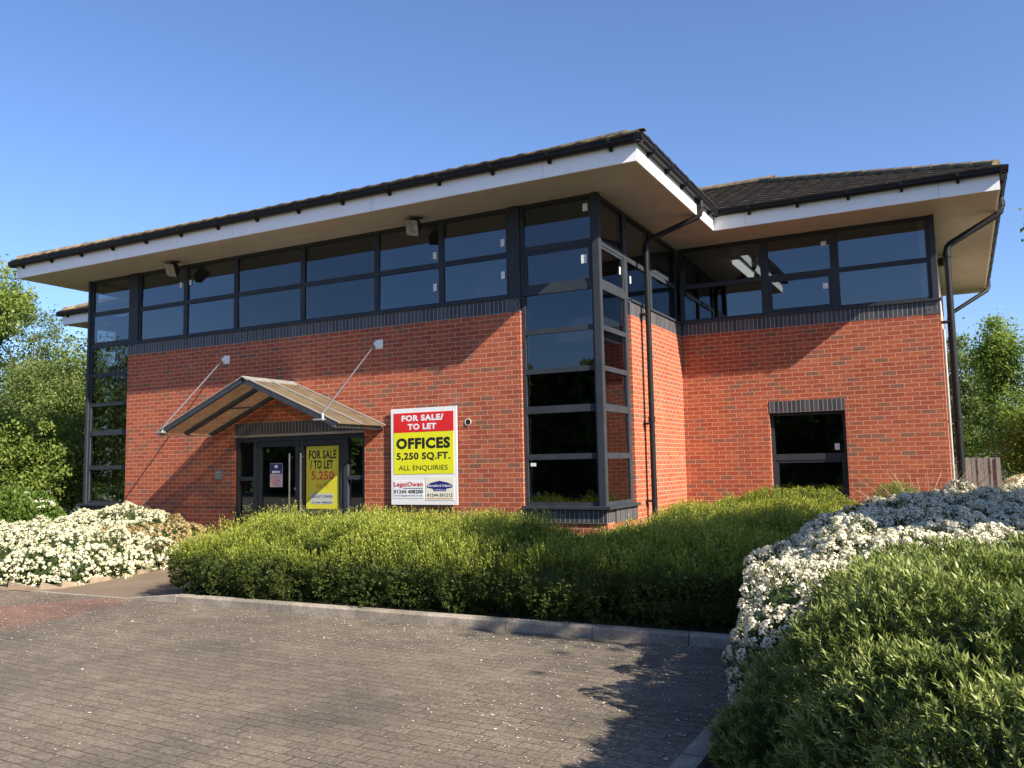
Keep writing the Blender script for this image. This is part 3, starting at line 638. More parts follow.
ct = MB(); ct.tube([(cx - .95, -dpt * .55, 2.70), (cx + .95, -dpt * .55, 2.70)], .014, 8); ct.build('cross_tie', M['darksteel'], C0, True)

# ---- FOR SALE board
S = empty('sale_board', (-3.14, -.05, 1.0)); tag(S, 'red, yellow and white FOR SALE board fixed to the brick beside the entrance', 'sign')
bx0, bx1, bz0, bz1, by = -3.748, -2.482, 1.015, 2.575, -.050
MB().box(bx0, bx1, by, by + .018, bz0, bz1).build('board', M['signwhite'], S)
bt = MB()
for xx in (bx0 + .2, bx1 - .2): bt.box(xx - .03, xx + .03, by + .019, -.001, bz0 + .05, bz1 - .05)
bt.build('batten', M['wood'], S)
Wd, Hd = bx1 - bx0, bz1 - bz0
def rel(u0, u1, v0, v1): return (bx0 + u0 * Wd, bx0 + u1 * Wd, bz1 - v1 * Hd, bz1 - v0 * Hd)
def panel(name, u0, u1, v0, v1, m, yy_, parent):
    a = rel(u0, u1, v0, v1); return MB().box(a[0], a[1], yy_, yy_ + .003, a[2], a[3]).build(name, m, parent)
rp = panel('red_panel', .045, .955, .048, .252, M['red'], by - .0035, S); yp = panel('yellow_panel', .045, .955, .2535, .685, M['yellow'], by - .0035, S)
def words(items, m, parent, y, name='lettering'):
    mb = MB()
    for txt, bx, bold in items:
        v, f = text_mb(txt, bx, y=y, bold=bold); mb.add(v, f)
    me = bpy.data.meshes.new(name); me.from_pydata(mb.v, [], mb.f); return sub(me, name, m, parent)
ty = by - .0050
words([('FOR SALE/', rel(.17, .81, .073, .137), .05), ('TO LET', rel(.265, .70, .163, .227), .05)], M['signwhite'], rp, ty)
words([('OFFICES', rel(.085, .905, .31, .425), .05), ('5,250 SQ.FT.', rel(.09, .905, .462, .548), .032), ('ALL ENQUIRIES', rel(.12, .865, .595, .655), .0)], M['ink'], yp, ty)
lp = panel('agent_panel', .035, .505, .755, .935, M['signwhite'], by - .003, S)
words([('LegatOwen', rel(.045, .49, .765, .826), .022)], M['redink'], lp, ty)
words([('01244 408200', rel(.045, .49, .846, .884), .022)], M['ink'], lp, ty)
words([('www.legatowen.co.uk', rel(.045, .485, .897, .918), .0)], M['blue'], lp, ty)
a = rel(.19, .49, .829, .834); sub(MB().box(a[0], a[1], ty, ty + .001, a[2], a[3]).mesh('underline'), 'underline', M['blue'], lp)
cp = panel('agent_panel', .53, .955, .72, .955, M['cream'], by - .003, S)
hx = [(.55, .80), (.62, .775), (.74, .757), (.86, .775), (.93, .80), (.93, .825), (.84, .838), (.83, .862), (.65, .862), (.64, .838), (.55, .825)]
me = bpy.data.meshes.new('banner'); me.from_pydata([(bx0 + u * Wd, by - .0042, bz1 - v * Hd) for u, v in hx], [], [tuple(range(len(hx)))]); sub(me, 'banner', M['blue'], cp)
words([('Beresford Adams', rel(.565, .915, .792, .818), .015), ('COMMERCIAL', rel(.66, .82, .843, .856), .0)], M['signwhite'], cp, by - .0055)
words([('01244-351212', rel(.555, .93, .885, .917), .01)], M['ink'], cp, ty)
a = rel(.55, .93, .934, .939); sub(MB().box(a[0], a[1], ty, ty + .001, a[2], a[3]).mesh('underline'), 'underline', M['orangeink'], cp)

# ---- poster and notice on the doors
def paper(name, x0, x1, z0, z1, y, m, label, cat):
    o = MB().box(x0, x1, y, y + .004, z0, z1).build(name, m); tag(o, label, cat); return o
yq = .070
po = paper('door_poster', -5.655, -4.935, .93, 2.015, yq, M['posteryellow'], 'yellow FOR SALE poster with 5,250 in red behind the right entrance door', 'poster')
def pr_(u0, u1, v0, v1): return (-5.655 + u0 * .72, -5.655 + u1 * .72, 2.015 - v1 * 1.085, 2.015 - v0 * 1.085)
def ptext(items, m, name='lettering'):
    mb = MB()
    for txt, bx, bold in items:
        v, f = text_mb(txt, bx, y=yq - .0015, bold=bold); mb.add(v, f)
    me = bpy.data.meshes.new(name); me.from_pydata(mb.v, [], mb.f); return link(name, me, m, po)
ptext([('FOR SALE', pr_(.08, .93, .065, .205), .035), ('/ TO LET', pr_(.12, .83, .225, .365), .035)], M['ink'])
ptext([('5,250', pr_(.16, .85, .40, .56), .02)], M['redink']); ptext([('SQ FT', pr_(.31, .68, .60, .68), .02)], M['orangeink'])
a = pr_(.14, .83, .755, .925); MB().box(a[0], a[1], yq - .0012, yq - .0002, a[2], a[3]).build('white_panel', M['greyprint'], po)
mb = MB()
for txt, bx in (('LEGAT OWEN', pr_(.20, .82, .785, .825)), ('01244 408200', pr_(.18, .80, .885, .915))):
    v, f = text_mb(txt, bx, y=yq - .0025, bold=.01); mb.add(v, f)
me = bpy.data.meshes.new('lettering'); me.from_pydata(mb.v, [], mb.f); link('lettering', me, M['blue'], po)
no = paper('door_notice', -6.50, -6.21, 1.31, 1.735, yq, M['pink'], 'small navy and white paper notice taped inside the left entrance door', 'notice')
MB().box(-6.495, -6.215, yq - .0012, yq - .0002, 1.545, 1.73).build('navy_panel', M['blue'], no)
MB().box(-6.39, -6.32, yq - .0024, yq - .0014, 1.65, 1.70).build('emblem', M['signwhite'], no)
MB().box(-6.45, -6.26, yq - .0024, yq - .0014, 1.56, 1.60).build('white_strip', M['signwhite'], no)
mb = MB()
for i in range(5): mb.box(-6.46, -6.46 + .2 * (.6 + .4 * random.random()), yq - .0012, yq - .0002, 1.35 + i * .035, 1.36 + i * .035)
mb.build('printed_lines', M['redink'], no)
# ---- key pad
kp = empty('entry_keypad', (-7.67, -.02, 1.5)); tag(kp, 'small square grey entry keypad on the brick left of the entrance doors', 'keypad')
MB().box(-7.755, -7.585, -.045, -.001, 1.455, 1.625).build('case', M['keypad'], kp, bevel=.006)
mb = MB()
for i in range(3):
    for j in range(3): mb.box(-7.725 + i * .045, -7.70 + i * .045, -.052, -.046, 1.485 + j * .045, 1.51 + j * .045)
mb.build('buttons', M['chrome'], kp)
# ---- floodlights under the eaves
def flood(x, y, label):
    o = empty('floodlight', (x, y, ZT)); tag(o, label, 'floodlight', 'floodlights under the front eaves')
    br = MB().bar((x - .13, y, ZT - .075), (x - .13, y, ZT - .002), .012, .04); br.bar((x + .13, y, ZT - .075), (x + .13, y, ZT - .002), .012, .04); br.box(x - .14, x + .14, y - .03, y + .03, ZT - .014, ZT - .002); br.build('bracket', M['ink'], o)
    hd = MB(); d = Vector((.06, -.80, -.60)).normalized(); c = Vector((x, y, ZT - .10)); sx = Vector((1, .08, -.30)); sx = (sx - d * sx.dot(d)).normalized(); u = sx.cross(d)
    v = [c + sx * i * .09 + u * j * .08 - d * .02 for i, j in ((-1, -1), (1, -1), (1, 1), (-1, 1))] + [c + sx * i * .12 + u * j * .15 + d * .13 for i, j in ((-1, -1), (1, -1), (1, 1), (-1, 1))]
    hd.add(v, [(3, 2, 1, 0), (4, 5, 6, 7), (0, 1, 5, 4), (1, 2, 6, 5), (2, 3, 7, 6), (3, 0, 4, 7)]); hd.build('housing', M['ink'], o, bevel=.01)
    ln = MB(); v = [c + sx * i * .105 + u * j * .135 + d * e for e in (.131, .137) for i, j in ((-1, -1), (1, -1), (1, 1), (-1, 1))]
    ln.add(v, [(3, 2, 1, 0), (4, 5, 6, 7), (0, 1, 5, 4), (1, 2, 6, 5), (2, 3, 7, 6), (3, 0, 4, 7)]); ln.build('lens', M['lens'], o)
flood(-8.72, -.22, 'grubby floodlight under the eaves nearer the far left corner bay')
flood(-3.12, -.22, 'grubby floodlight under the eaves above the FOR SALE board')
wl_ = empty('wall_lantern', (4.42, 7.4, 5.55)); tag(wl_, 'small black bulkhead lamp high on the end wall under the right eaves', 'lamp')
MB().box(W - .02, W + .12, 7.30, 7.50, 5.44, 5.60).build('housing', M['ink'], wl_, bevel=.02); MB().box(W + .0, W + .10, 7.32, 7.48, 5.415, 5.44).build('lens', M['lens'], wl_)

# ================================================================== PLANTS
def unit(a): return a / np.maximum(np.linalg.norm(a, axis=-1, keepdims=True), 1e-9)
class Lumps:
    """a union of rounded blocks with an uneven surface"""
    def __init__(s, lumps, power=2.5, wob=.05, wl=.6, seed=1, zmin=.05):
        s.l = [(np.array(c, float), np.array(r, float)) for c, r in lumps]; s.n = power; s.wob = wob; s.zmin = zmin
        g = np.random.default_rng(seed); s.k = g.normal(size=(7, 3)) * (2 * math.pi / wl) * .55; s.ph = g.uniform(0, 6.28, 7)
    def disp(s, p): return np.sin(p @ s.k.T + s.ph).sum(1) / 2.6 * s.wob
    def inside(s, p, shrink=1.):
        ok = np.zeros(len(p), bool)
        for c, r in s.l: ok |= (np.abs((p - c) / (r * shrink)) ** s.n).sum(1) < 1
        return ok
    def sample(s, density, g, inner=0.):
        P = []; Nn = []
        for c, r in s.l:
            d = unit(g.normal(size=(60000, 3))); k = (np.abs(d / r) ** s.n).sum(1) ** (-1 / s.n); p = d * k[:, None]
            n = unit(np.sign(p) * np.abs(p / r) ** (s.n - 1) / r); wgt = k ** 2 / np.maximum((d * n).sum(1), .12)
            area = wgt.mean() * 4 * math.pi; cnt = int(area * density)
            i = g.choice(len(p), size=cnt, p=wgt / wgt.sum()); q = p[i] + c
            keep = np.ones(cnt, bool)
            for c2, r2 in s.l:
                if c2 is not c: keep &= (np.abs((q - c2) / r2) ** s.n).sum(1) > .97
            keep &= q[:, 2] > s.zmin; q = q[keep]; m = n[i][keep]; P.append(q); Nn.append(m)
        P = np.concatenate(P); Nn = np.concatenate(Nn); P = P + g.normal(size=P.shape) * .006 + Nn * s.disp(P)[:, None]
        deep = np.where(g.uniform(size=len(P)) < inner, g.uniform(.05, .16, len(P)), 0); P = P - Nn * deep[:, None]
        return P, Nn
    def core(s, shrink=.9, sub_=24):
        V = []; F = []
        for c, r in s.l:
            o = len(V) and sum(len(a) for a in V); th = np.linspace(0, math.pi, sub_); ph = np.linspace(0, 2 * math.pi, sub_ * 2, endpoint=False)
            T, H = np.meshgrid(th, ph, indexing='ij'); d = np.stack([np.sin(T) * np.cos(H), np.sin(T) * np.sin(H), np.cos(T)], -1).reshape(-1, 3)
            k = (np.abs(d / (r * shrink)) ** s.n).sum(1) ** (-1 / s.n); p = d * k[:, None] + c; p = p + d * (s.disp(p) - .02)[:, None]; p[:, 2] = np.maximum(p[:, 2], .02)
            V.append(p); m = sub_ * 2
            for i in range(sub_ - 1):
                j = np.arange(m); F.append(np.stack([i * m + j, (i + 1) * m + j, (i + 1) * m + (j + 1) % m, i * m + (j + 1) % m], 1) + o)
        return np.concatenate(V), np.concatenate(F)
def leaf_quads(base, dr, nrm, ln, wd, fold=.15, mid=.45):
    side = unit(np.cross(dr, nrm)); nn = unit(np.cross(side, dr)); ln = ln[:, None]; wd = wd[:, None]
    m = base + dr * ln * mid - nn * wd * fold
    V = np.stack([base, m + side * wd * .5 + nn * wd * fold * 2, base + dr * ln - nn * ln * .10, m - side * wd * .5 + nn * wd * fold * 2], 1).reshape(-1, 3)
    F = np.arange(len(base) * 4).reshape(-1, 4); return V, F
def shoots(P, Nn, g, stem, nl, ln, wd, up=.5, spread=.9, jit=.45, tipbias=.5, tint0=.2, tint1=.8, rag=0.):
    """leafy shoots growing out of P: nl leaves along each stem"""
    n = len(P); ax = unit(Nn + np.array([0, 0, up]) + g.normal(size=(n, 3)) * jit); sl_ = stem * g.uniform(.55, 1.25, n)
    shoot_t = g.uniform(0, 1, n)
    if rag:   # growth runs ahead in some clumps and lags in others
        K = g.normal(size=(8, 3)) * 5.5; w_ = np.sin(P @ K.T + g.uniform(0, 6.28, 8)).sum(1) / 2.6
        sl_ = sl_ * np.clip(1 + rag * w_, .25, 2.4); shoot_t = np.clip(shoot_t + .28 * w_, 0, 1.25)
    B_, D_, U_, LL, WW, T = [], [], [], [], [], []
    e1 = unit(np.cross(ax, g.normal(size=(n, 3)))); e2 = np.cross(ax, e1)
    for k_ in range(nl):
        f = (k_ + .5) / nl; f = f ** tipbias; a = k_ * 2.4 + g.uniform(0, .7, n)
        rad = e1 * np.cos(a)[:, None] + e2 * np.sin(a)[:, None]
        sp = spread * (1.15 - .75 * f); d = unit(ax * (1.05 - .25) + rad * sp + g.normal(size=(n, 3)) * .15)
        B_.append(P + ax * (sl_ * (f - .35))[:, None]); D_.append(d); U_.append(unit(ax - rad * .3 + g.normal(size=(n, 3)) * .2)); s_ = g.uniform(.7, 1.15, n)
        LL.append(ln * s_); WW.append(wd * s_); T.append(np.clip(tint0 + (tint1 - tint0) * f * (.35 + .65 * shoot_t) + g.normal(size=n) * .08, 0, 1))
    V, F = leaf_quads(np.concatenate(B_), np.concatenate(D_), np.concatenate(U_), np.concatenate(LL), np.concatenate(WW))
    return V, F, np.concatenate(T)
def clusters(P, Nn, g, rad, nf, fs):
    n = len(P); V = []; T = []
    ct = g.uniform(.1, .9, n)
    for k_ in range(nf):
        d = unit(Nn * .9 + g.normal(size=(n, 3)) * .8); r = rad * g.uniform(.7, 1.1, n) * .9; c = P + d * r[:, None]
        a = unit(np.cross(d, g.normal(size=(n, 3)))); b = np.cross(d, a); s_ = fs * g.uniform(.7, 1.25, n)[:, None]
        V.append(np.stack([c - a * s_, c - b * s_ + d * s_ * .4, c + a * s_, c + b * s_ + d * s_ * .4], 1)); T.append(np.clip(ct + g.normal(size=n) * .15, 0, 1))
    V = np.concatenate(V).reshape(-1, 3); return V, np.arange(len(V)).reshape(-1, 4), np.concatenate(T)
def foliage_obj(name, V, F, T, m, parent, stuff=False):
    o = link(name, np_mesh(name, V, F, T, None), m, parent)
    if stuff: o['kind'] = 'stuff'
    return o
def core_obj(lm, m, parent, shrink=.88, tint=.3, name='inner_growth'):
    V, F = lm.core(shrink); return foliage_obj(name, V, F, np.full(len(F), tint), m, parent)
def cull(P, x0=-1e9, x1=1e9, y0=-1e9, y1=1e9):
    return (P[:, 0] > x0) & (P[:, 0] < x1) & (P[:, 1] > y0) & (P[:, 1] < y1)

# ---- long clipped hedge behind the kerb
def hedge():
    o = empty('hedge', (-.8, -2.4, 0)); tag(o, 'long yellow-green clipped hedge behind the kerb in front of the building', 'hedge')
    # the mass is undercut below its top so the front face falls in shade
    lm = Lumps([((-3.62, -3.2, .36), (1.0, .76, .26)), ((-3.55, -3.15, .2), (.95, .68, .28)), ((-.80, -2.62, .38), (3.38, 1.28, .27)), ((-.80, -2.55, .2), (3.3, 1.19, .30)), ((-3.0, -2.05, .26), (1.95, 1.35, .53)), ((.9, -1.7, .2), (2.2, 1.15, .36)),
                ((2.2, -2.3, .46), (1.3, 1.62, .26)), ((2.2, -2.25, .2), (1.25, 1.52, .3)), ((1.55, -.2, .28), (1.3, 1.6, .34)), ((1.5, 2.2, .34), (1.4, 1.5, .46)), ((-4.25, -2.9, .42), (.45, .55, .26)), ((-2.2, -2.5, .40), (.9, .9, .44)), ((-.2, -2.9, .42), (.9, .8, .31)), ((-1.5, -2.9, .46), (.7, .7, .27)), ((1.0, -2.9, .44), (.7, .7, .27)), ((-1.6, -1.9, .45), (1.7, .8, .33)), ((2.6, -1.6, .36), (.9, .9, .50))], 4.6, .085, .62, 3)
    g = np.random.default_rng(5); P, Nn = lm.sample(1150, g, .38)
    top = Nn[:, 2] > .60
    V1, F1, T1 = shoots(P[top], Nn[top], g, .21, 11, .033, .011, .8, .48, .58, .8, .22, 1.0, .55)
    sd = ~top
    V2, F2, T2 = shoots(P[sd], Nn[sd], g, .055, 11, .025, .013, .2, 1.0, .6, .6, .0, .22, .3)  # side leaves: older growth, with the front's shade also put into the tint
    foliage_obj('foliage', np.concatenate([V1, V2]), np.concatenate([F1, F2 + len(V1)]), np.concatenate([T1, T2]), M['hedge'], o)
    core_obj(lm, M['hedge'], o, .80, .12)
hedge()
def small_bush(name, lumps, density, label, cat, m, stem, nl, ln, wd, seed, group=None, power=2.4, wob=.05, t0=.2, t1=.9):
    o = empty(name, (lumps[0][0][0], lumps[0][0][1], 0)); tag(o, label, cat, group)
    lm = Lumps(lumps, power, wob, .5, seed); g = np.random.default_rng(seed); P, Nn = lm.sample(density * 1.4, g, .35)
    foliage_obj('foliage', *shoots(P, Nn, g, stem, nl, ln, wd, .6, .7, .45, .7, t0, t1), m, o); core_obj(lm, m, o, .78, .15); return o, lm, g
small_bush('shrub', [((2.0, 3.35, .5), (1.15, .55, .56))], 500, 'low bright green shrub against the brick under the right ground-floor window', 'shrub', M['hedge'], .15, 11, .032, .014, 21)

# ---- white-flowering shrub on the right and the big green one in front of it
def flower_shrub(name, lumps, label, seed, dens_f, dens_l, rad, nf, fs, pm, lmx, cond, power=2.4, leaf=(.034, .014)):
    o = empty(name, (lumps[0][0][0], lumps[0][0][1], 0)); tag(o, label, 'flowering shrub')
    lm = Lumps(lumps, power, .085, .42, seed); g = np.random.default_rng(seed)
    P, Nn = lm.sample(dens_l * 1.5, g, .35); V, F, T = shoots(P, Nn, g, .07, 7, leaf[0], leaf[1], .5, .9, .5, .6, .1, .8)
    foliage_obj('foliage', V, F, T, lmx, o)
    P, Nn = lm.sample(dens_f, g); k_ = cond(P, Nn, g); P, Nn = P[k_] + Nn[k_] * .035, Nn[k_]
    foliage_obj('blossom', *clusters(P, Nn, g, rad, nf, fs), pm, o, True)
    core_obj(lm, lmx, o, .86, .2); return o
def patch(P, k1, thr, sd):
    g = np.random.default_rng(sd); K = g.normal(size=(5, 2)) * k1; ph = g.uniform(0, 6.28, 5)
    return np.sin(P[:, :2] @ K.T + ph).sum(1) / 2.2 < thr
flower_shrub('flowering_shrub', [((4.2, -4.1, .46), (1.15, 2.0, .60)), ((4.85, -1.8, .45), (2.05, 2.3, .64)), ((5.3, 1.0, .45), (2.4, 1.6, .66)), ((3.88, -5.75, .32), (.64, .95, .54))],
             'white-flowering shrub spreading behind the big green bush on the right', 31, 420, 300, .038, 24, .0092, M['petal'], M['laurel2'],
             lambda P, N_, g: ~((P[:, 2] < .55) & (g.uniform(size=len(P)) < .6)) & patch(P, 6.0, .95, 12) & ((patch(P, 2.2, .6, 3)) | (P[:, 1] < -3.4)) & (g.uniform(size=len(P)) < .92))
def laurel():
    o = empty('evergreen_bush', (5.4, -7.4, 0)); tag(o, 'big dense green leafy bush in the right foreground beside the parking area', 'shrub')
    lm = Lumps([((5.85, -7.2, .42), (1.75, 2.3, .74)), ((4.85, -7.05, .42), (1.10, 1.5, .68)), ((6.6, -6.2, .42), (2.6, 1.9, .78)), ((4.30, -6.75, .20), (.86, 1.25, .42))], 2.6, .055, .6, 8)
    g = np.random.default_rng(9); P, Nn = lm.sample(1500, g, .45)
    cam = np.array([4.556, -11.6, 1.62]); dist = np.linalg.norm(P - cam, axis=1); k_ = (P[:, 0] < 7.2) & ((dist < 6.0) | (g.uniform(size=len(P)) < .75)); P, Nn = P[k_], Nn[k_]
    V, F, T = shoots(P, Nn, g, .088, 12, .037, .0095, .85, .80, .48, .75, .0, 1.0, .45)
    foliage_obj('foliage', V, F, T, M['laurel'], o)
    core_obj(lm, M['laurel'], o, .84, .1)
    # a few bare stems at the skirt
    mb = MB()
    for i in range(60):
        a = g.uniform(0, 6.28); x = 4.9 + .9 * math.cos(a) * g.uniform(.5, 1); y = -7.4 + 1.2 * math.sin(a) * g.uniform(.5, 1)
        mb.tube([(x, y, .03), (x + g.normal() * .08, y + g.normal() * .08, .3), (x + g.normal() * .16, y + g.normal() * .16, .6)], [.008, .006, .004], 5)
    mb.build('stems', M['twig'], o)['kind'] = 'stuff'
laurel()
# ---- white flower bed on the left
flower_shrub('flowering_shrub', [((-9.4, -2.5, .22), (2.6, 1.85, .44)), ((-9.3, -1.0, .32), (1.5, .85, .56)), ((-11.8, -2.6, .18), (2.2, 1.85, .32)), ((-7.85, -2.95, .18), (1.05, 1.0, .44))],
             'low cream-white flowering shrub in the bed left of the entrance path', 41, 430, 300, .036, 14, .0122, M['petal2'], M['laurel2'],
             lambda P, N_, g: (patch(P, 5.5, 1.15, 6)) & (g.uniform(size=len(P)) < .85))
flower_shrub('flowering_shrub', [((-7.95, -1.3, .30), (.95, .85, .42))], 'small bush of faded orange-brown blossom at the path side of the left bed', 43, 330, 220, .04, 12, .014, M['faded'], M['laurel2'],
             lambda P, N_, g: g.uniform(size=len(P)) < .8)
# ---- elder at the far left
def elder():
    o, lm, g = small_bush('elder_shrub', [((-12.9, -.9, .50), (1.4, .85, .66)), ((-15.2, -.8, .55), (1.5, 1.2, .70))], 260, 'bright green bush with flat cream flower heads at the far left', 'shrub', M['elder'], .16, 9, .095, .042, 51, wob=.09)
    P, Nn = lm.sample(9, g); k_ = Nn[:, 2] > -.1; P, Nn = P[k_] + Nn[k_] * .12, unit(Nn[k_] + np.array([0, 0, .8]))
    foliage_obj('blossom', *clusters(P, Nn, g, .06, 14, .018), M['petal2'], o)
elder()
flower_shrub('flowering_shrub', [((6.3, 9.2, .55), (1.0, .9, .72))], 'pale yellow flowering bush beyond the timber fence at the right edge', 45, 260, 180, .05, 12, .02, M['petal2'], M['laurel2'], lambda P, N_, g: g.uniform(size=len(P)) < .8)

# ---- ornamental dry grass and a dark tuft by the right corner
def grass_tuft(x, y, n, h, m, label, seed, spread=.35):
    g = np.random.default_rng(seed); o = empty('grass_tuft', (x, y, 0)); tag(o, label, 'plant')
    b = np.stack([g.normal(size=n) * .10 + x, g.normal(size=n) * .08 + y, np.full(n, .05)], 1); d0 = unit(np.stack([g.normal(size=n) * spread, g.normal(size=n) * spread, np.ones(n)], 1)); ln = h * g.uniform(.6, 1.15, n)
    V = []; F = []
    sd = unit(np.cross(d0, g.normal(size=(n, 3)))); out = unit(d0 * np.array([1, 1, 0]) + 1e-6)
    for k_ in range(5):
        f = k_ / 4; p = b + d0 * (ln * f)[:, None] + out * (ln * .35 * f * f)[:, None] - np.array([0, 0, 1]) * (ln * .12 * f * f)[:, None]; w_ = .011 * (1 - f * .85)
        V += [p - sd * w_, p + sd * w_]
    V = np.stack(V, 1).reshape(-1, 3)
    for k_ in range(4): i = np.arange(n) * 10 + k_ * 2; F.append(np.stack([i, i + 1, i + 3, i + 2], 1))
    F = np.concatenate(F); foliage_obj('blades', V, F, np.tile(g.uniform(0, 1, n), 4), m, o)
grass_tuft(4.05, 3.10, 260, 1.5, M['dry'], 'dry straw-coloured grass tuft against the right end of the brick wall', 61, .34)
small_bush('shrub', [((3.62, 3.25, .55), (.38, .36, .66))], 500, 'small dark upright bush beside the dry grass at the right brick corner', 'shrub', M['laurel'], .10, 9, .03, .013, 62)

# ---- trees
def tree(name, base, h, crown, nclump, nleaf, ls, m, label, seed, group, clump_r=.5, trunk_r=.16, shell=.55, t0=.1, t1=.95):
    g = np.random.default_rng(seed); o = empty(name, base); tag(o, label, 'tree', group); bx, by_, bz = base
    C = []
    for c, r, share in crown:
        n = int(nclump * share); d = unit(g.normal(size=(n, 3))); rad = g.uniform(shell, 1.0, n) ** .7; C.append(np.array(c) + d * np.array(r) * rad[:, None])
    C = np.concatenate(C); n = len(C); cr = clump_r * g.uniform(.5, 1.35, n)
    idx = g.integers(0, n, nclump * nleaf); P = C[idx] + g.normal(size=(len(idx), 3)) * cr[idx][:, None] * np.array([.62, .62, .42])
    P[:, 2] = np.maximum(P[:, 2], .15); dr = unit(g.normal(size=P.shape) + np.array([0, 0, -.25])); nr = unit(g.normal(size=P.shape) * .7 + np.array([0, 0, .9])); s_ = g.uniform(.6, 1.3, len(P))
    V, F = leaf_quads(P, dr, nr, ls * s_, ls * .55 * s_); ct = g.uniform(0, 1, n)
    T = np.clip(t0 + (t1 - t0) * (ct[idx] * .6 + g.uniform(0, .4, len(P))), 0, 1)
    foliage_obj('crown', V, F, T, m, o)
    mb = MB(); top = np.array(crown[0][0]) + np.array([0, 0, crown[0][1][2] * .5]); bs = np.array([bx, by_, bz - .1])
    pts = [bs + (top - bs) * f + g.normal(size=3) * np.array([.12, .12, 0]) * (f > 0) for f in (0, .25, .5, .75, 1)]
    mb.tube(pts, [trunk_r, trunk_r * .8, trunk_r * .55, trunk_r * .32, trunk_r * .1], 9)
    for i in g.choice(n, size=min(n, 34), replace=False):
        f = g.uniform(.25, .85); a = bs + (top - bs) * f; b = C[i]; md = (a + b) / 2 + np.array([0, 0, .12 * np.linalg.norm(b - a)])
        mb.tube([a, md, b], [trunk_r * .28 * (1.1 - f), trunk_r * .16 * (1.1 - f) + .006, .006], 5)
    mb.build('trunk', M['bark'], o); return o
GL = 'trees on the left beyond the building'; GR = 'trees on the right beyond the fence'
tree('tree', (-22.6, 3.4, 0), 9, [((-21.4, 3.2, 6.7), (2.0, 1.5, 1.3), .85), ((-19.3, 3.0, 6.2), (.6, .5, .6), .15)], 90, 170, .11, M['treemid'], 'broad-leaved green tree whose bough enters at the far left edge', 71, GL, .34)
tree('birch_tree', (-20.5, 4.6, 0), 8, [((-20.6, 4.6, 4.2), (1.4, 1.4, 2.7), .6), ((-19.3, 4.2, 3.6), (1.0, 1.1, 2.0), .4)], 230, 110, .075, M['treepale'], 'airy pale green birch with thin upright twigs behind the left trees', 72, GL, .30, .10, .2)
tree('tree', (-18.2, 3.4, 0), 5, [((-18.0, 3.4, 3.0), (1.5, 1.2, 1.8), .6), ((-16.8, 3.3, 2.9), (.8, .9, 1.6), .4)], 220, 130, .075, M['treepale'], 'pale yellow-green tree standing close to the left corner bay', 73, GL, .28, .12, .25)
tree('tree', (-15.2, .3, 0), 4, [((-15.2, .0, 1.9), (2.0, 1.0, 1.5), .65), ((-13.2, .5, 1.7), (1.0, .7, 1.3), .35)], 210, 150, .08, M['treemid'], 'dense green hedgerow tree behind the elder on the left', 74, GL, .28, .12, .3)
tree('tree', (-20.5, 1.0, 0), 5, [((-20.4, 1.0, 3.0), (2.4, 1.5, 2.1), 1.)], 200, 150, .085, M['treemid'], 'rounded mid green tree at the left edge behind the bush', 75, GL, .34, .14, .3)
tree('tree', (-23.5, -9.2, 0), 7, [((-23.5, -9.2, 3.3), (4.2, 3.0, 3.0), 1.)], 260, 130, .15, M['treepale'], 'leafy green tree mirrored in the far left corner glazing', 77, GL, .6, .2, .2)
tree('tree', (-24, 8, 0), 7, [((-24, 8, 3.6), (4.2, 2.2, 3.0), 1.)], 130, 150, .17, M['treedark'], 'wide dark tree farthest back on the left', 76, GL, .8, .2, .3)
tree('tree', (7.0, 15.5, 0), 7, [((6.3, 15.5, 2.7), (1.5, 1.4, 2.1), .5), ((5.62, 15.4, 4.45), (.36, .4, 1.05), .22), ((7.5, 15.2, 3.2), (1.3, 1.2, 2.2), .36)], 260, 150, .09, M['treesunlit'], 'green tree with a pointed leading shoot right of the building', 81, GR, .36, .14, .25)
tree('tree', (4.9, 18.5, 0), 6, [((4.8, 18.5, 3.0), (1.0, 1.2, 2.3), 1.)], 140, 150, .09, M['treepale'], 'darker tree close beside the black downpipe on the right', 82, GR, .40, .14, .3)
tree('tree', (7.0, 12.0, 0), 4, [((6.6, 12.0, 1.9), (1.3, .9, 1.4), 1.)], 150, 160, .075, M['treesunlit'], 'low leafy tree just behind the timber fence on the right', 83, GR, .38, .1, .3, .0, .7)
tree('tree', (9.6, 5.4, 0), 8, [((9.0, 5.5, 6.3), (1.6, 1.3, 1.5), .72), ((7.35, 5.8, 6.1), (.95, .5, .5), .25), ((6.22, 6.0, 5.70), (.22, .16, .16), .012)], 110, 150, .13, M['treemid'], 'tall tree at the right edge with one leaf spray in the sky', 84, GR, .42, .18, .4)
# a tree standing to the right of the view: its shade lies across the flowering shrub and the hedge
tree('tree', (11.0, -4.2, 0), 8, [((11.0, -3.4, 4.6), (2.2, 2.7, 3.1), .74), ((11.0, -5.4, 7.1), (2.0, .9, 1.5), .26)], 330, 260, .18, M['treemid'], 'leafy tree right of the white-flowering shrub, throwing shade over it', 85, GR, .6, .2, .1)

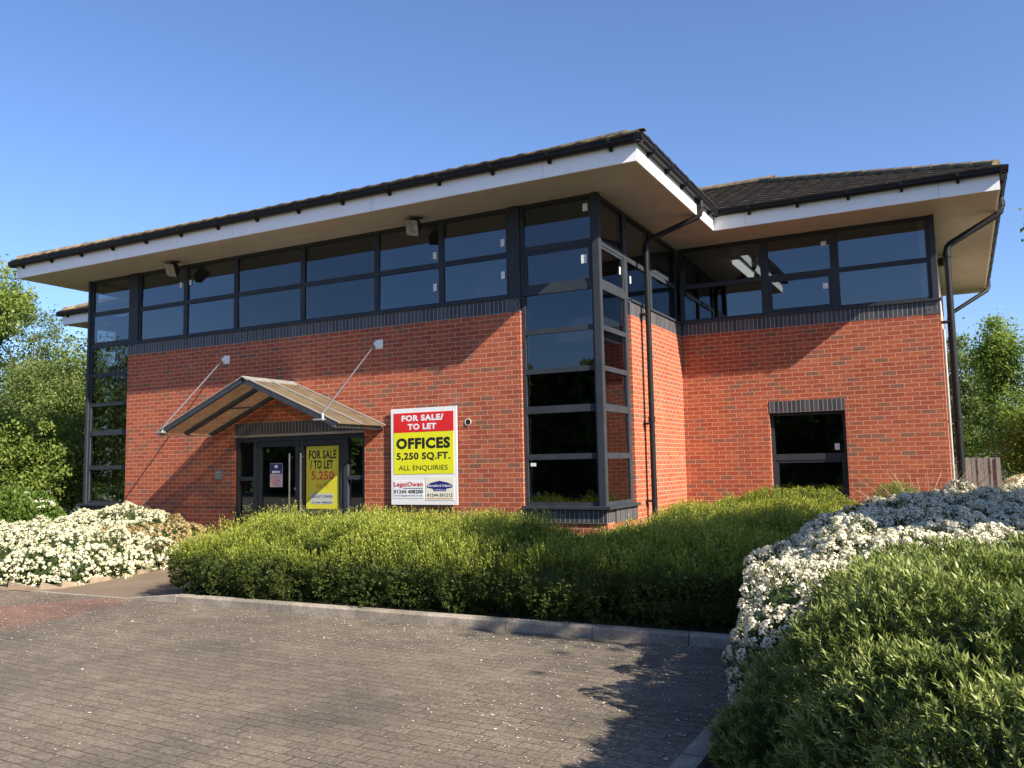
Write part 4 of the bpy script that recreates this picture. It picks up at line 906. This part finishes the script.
# ---- far wood that stands across the car park and shows in the windows
def wood():
    g = np.random.default_rng(91); n = 46; xs = np.linspace(-62, 40, n) + g.normal(size=n) * 1.0; ys = -33 + g.normal(size=n) * 2.0; hs = g.uniform(5.0, 8.2, n)
    P = []; S_ = []
    for x, y, h in zip(xs, ys, hs):
        m_ = 1500; d = unit(g.normal(size=(m_, 3))) * (g.uniform(.5, 1, m_) ** .5)[:, None]; P.append(np.array([x, y, h * .5]) + d * np.array([2.2, 1.6, h * .5]))
    P = np.concatenate(P); P[:, 2] = np.maximum(P[:, 2], .1); s_ = g.uniform(.45, 1.0, len(P)); V, F = leaf_quads(P, unit(g.normal(size=P.shape)), unit(g.normal(size=P.shape)), s_, s_ * .8)
    o = foliage_obj('woodland', V, F, g.uniform(0, 1, len(P)), M['treepale'], None, True); o['label'] = 'belt of dark trees across the car park mirrored in the ground-floor windows'; o['category'] = 'woodland'
wood()

# ---- timber fence on the right
fe = empty('timber_fence', (5.2, 8.5, 0)); tag(fe, 'weathered grey close-boarded timber fence right of the brick building', 'fence')
xx = 4.62; bd = MB()
while xx < 5.14:
    bd.box(xx, xx + .098, 8.5 + (.012 if int(xx * 100) % 2 else 0), 8.53, .0, 1.58 + .012 * random.random()); xx += .112
bd.build('boards', M['wood'], fe)
MB().box(4.6, 5.2, 8.532, 8.58, .35, .43).build('rail', M['wood'], fe); MB().box(4.6, 5.2, 8.532, 8.58, 1.25, 1.33).build('rail', M['wood'], fe)
MB().box(5.17, 5.25, 8.48, 8.60, 0, 1.58).build('post', M['wood'], fe)

# ---- blossom fallen on the paving
def petals():
    g = np.random.default_rng(97); n = 13000; x = g.uniform(-9, 3.1, n); y = -4.1 - 5.6 * g.uniform(0, 1, n) ** 1.15; P = np.stack([x, y, np.full(n, .004)], 1)
    K = g.normal(size=(4, 2)) * 1.2; ph = g.uniform(0, 6.28, 4); k_ = np.sin(P[:, :2] @ K.T + ph).sum(1) / 2 + g.normal(size=n) * .6 > -.2; P = P[k_]; n = len(P)
    a = g.uniform(0, 6.28, n); dr = np.stack([np.cos(a), np.sin(a), g.uniform(0, .35, n)], 1); s_ = g.uniform(.009, .022, n) * np.where(g.uniform(size=n) < .06, 1.6, 1)
    V, F = leaf_quads(P, unit(dr), np.tile([0, 0, 1.], (n, 1)), s_, s_ * .8, .1)
    o = foliage_obj('fallen_petals', V, F, g.uniform(0, 1, n), M['oldpetal'], None, True); o['label'] = 'tiny pale petals scattered over the block paving'; o['category'] = 'petals'
petals()
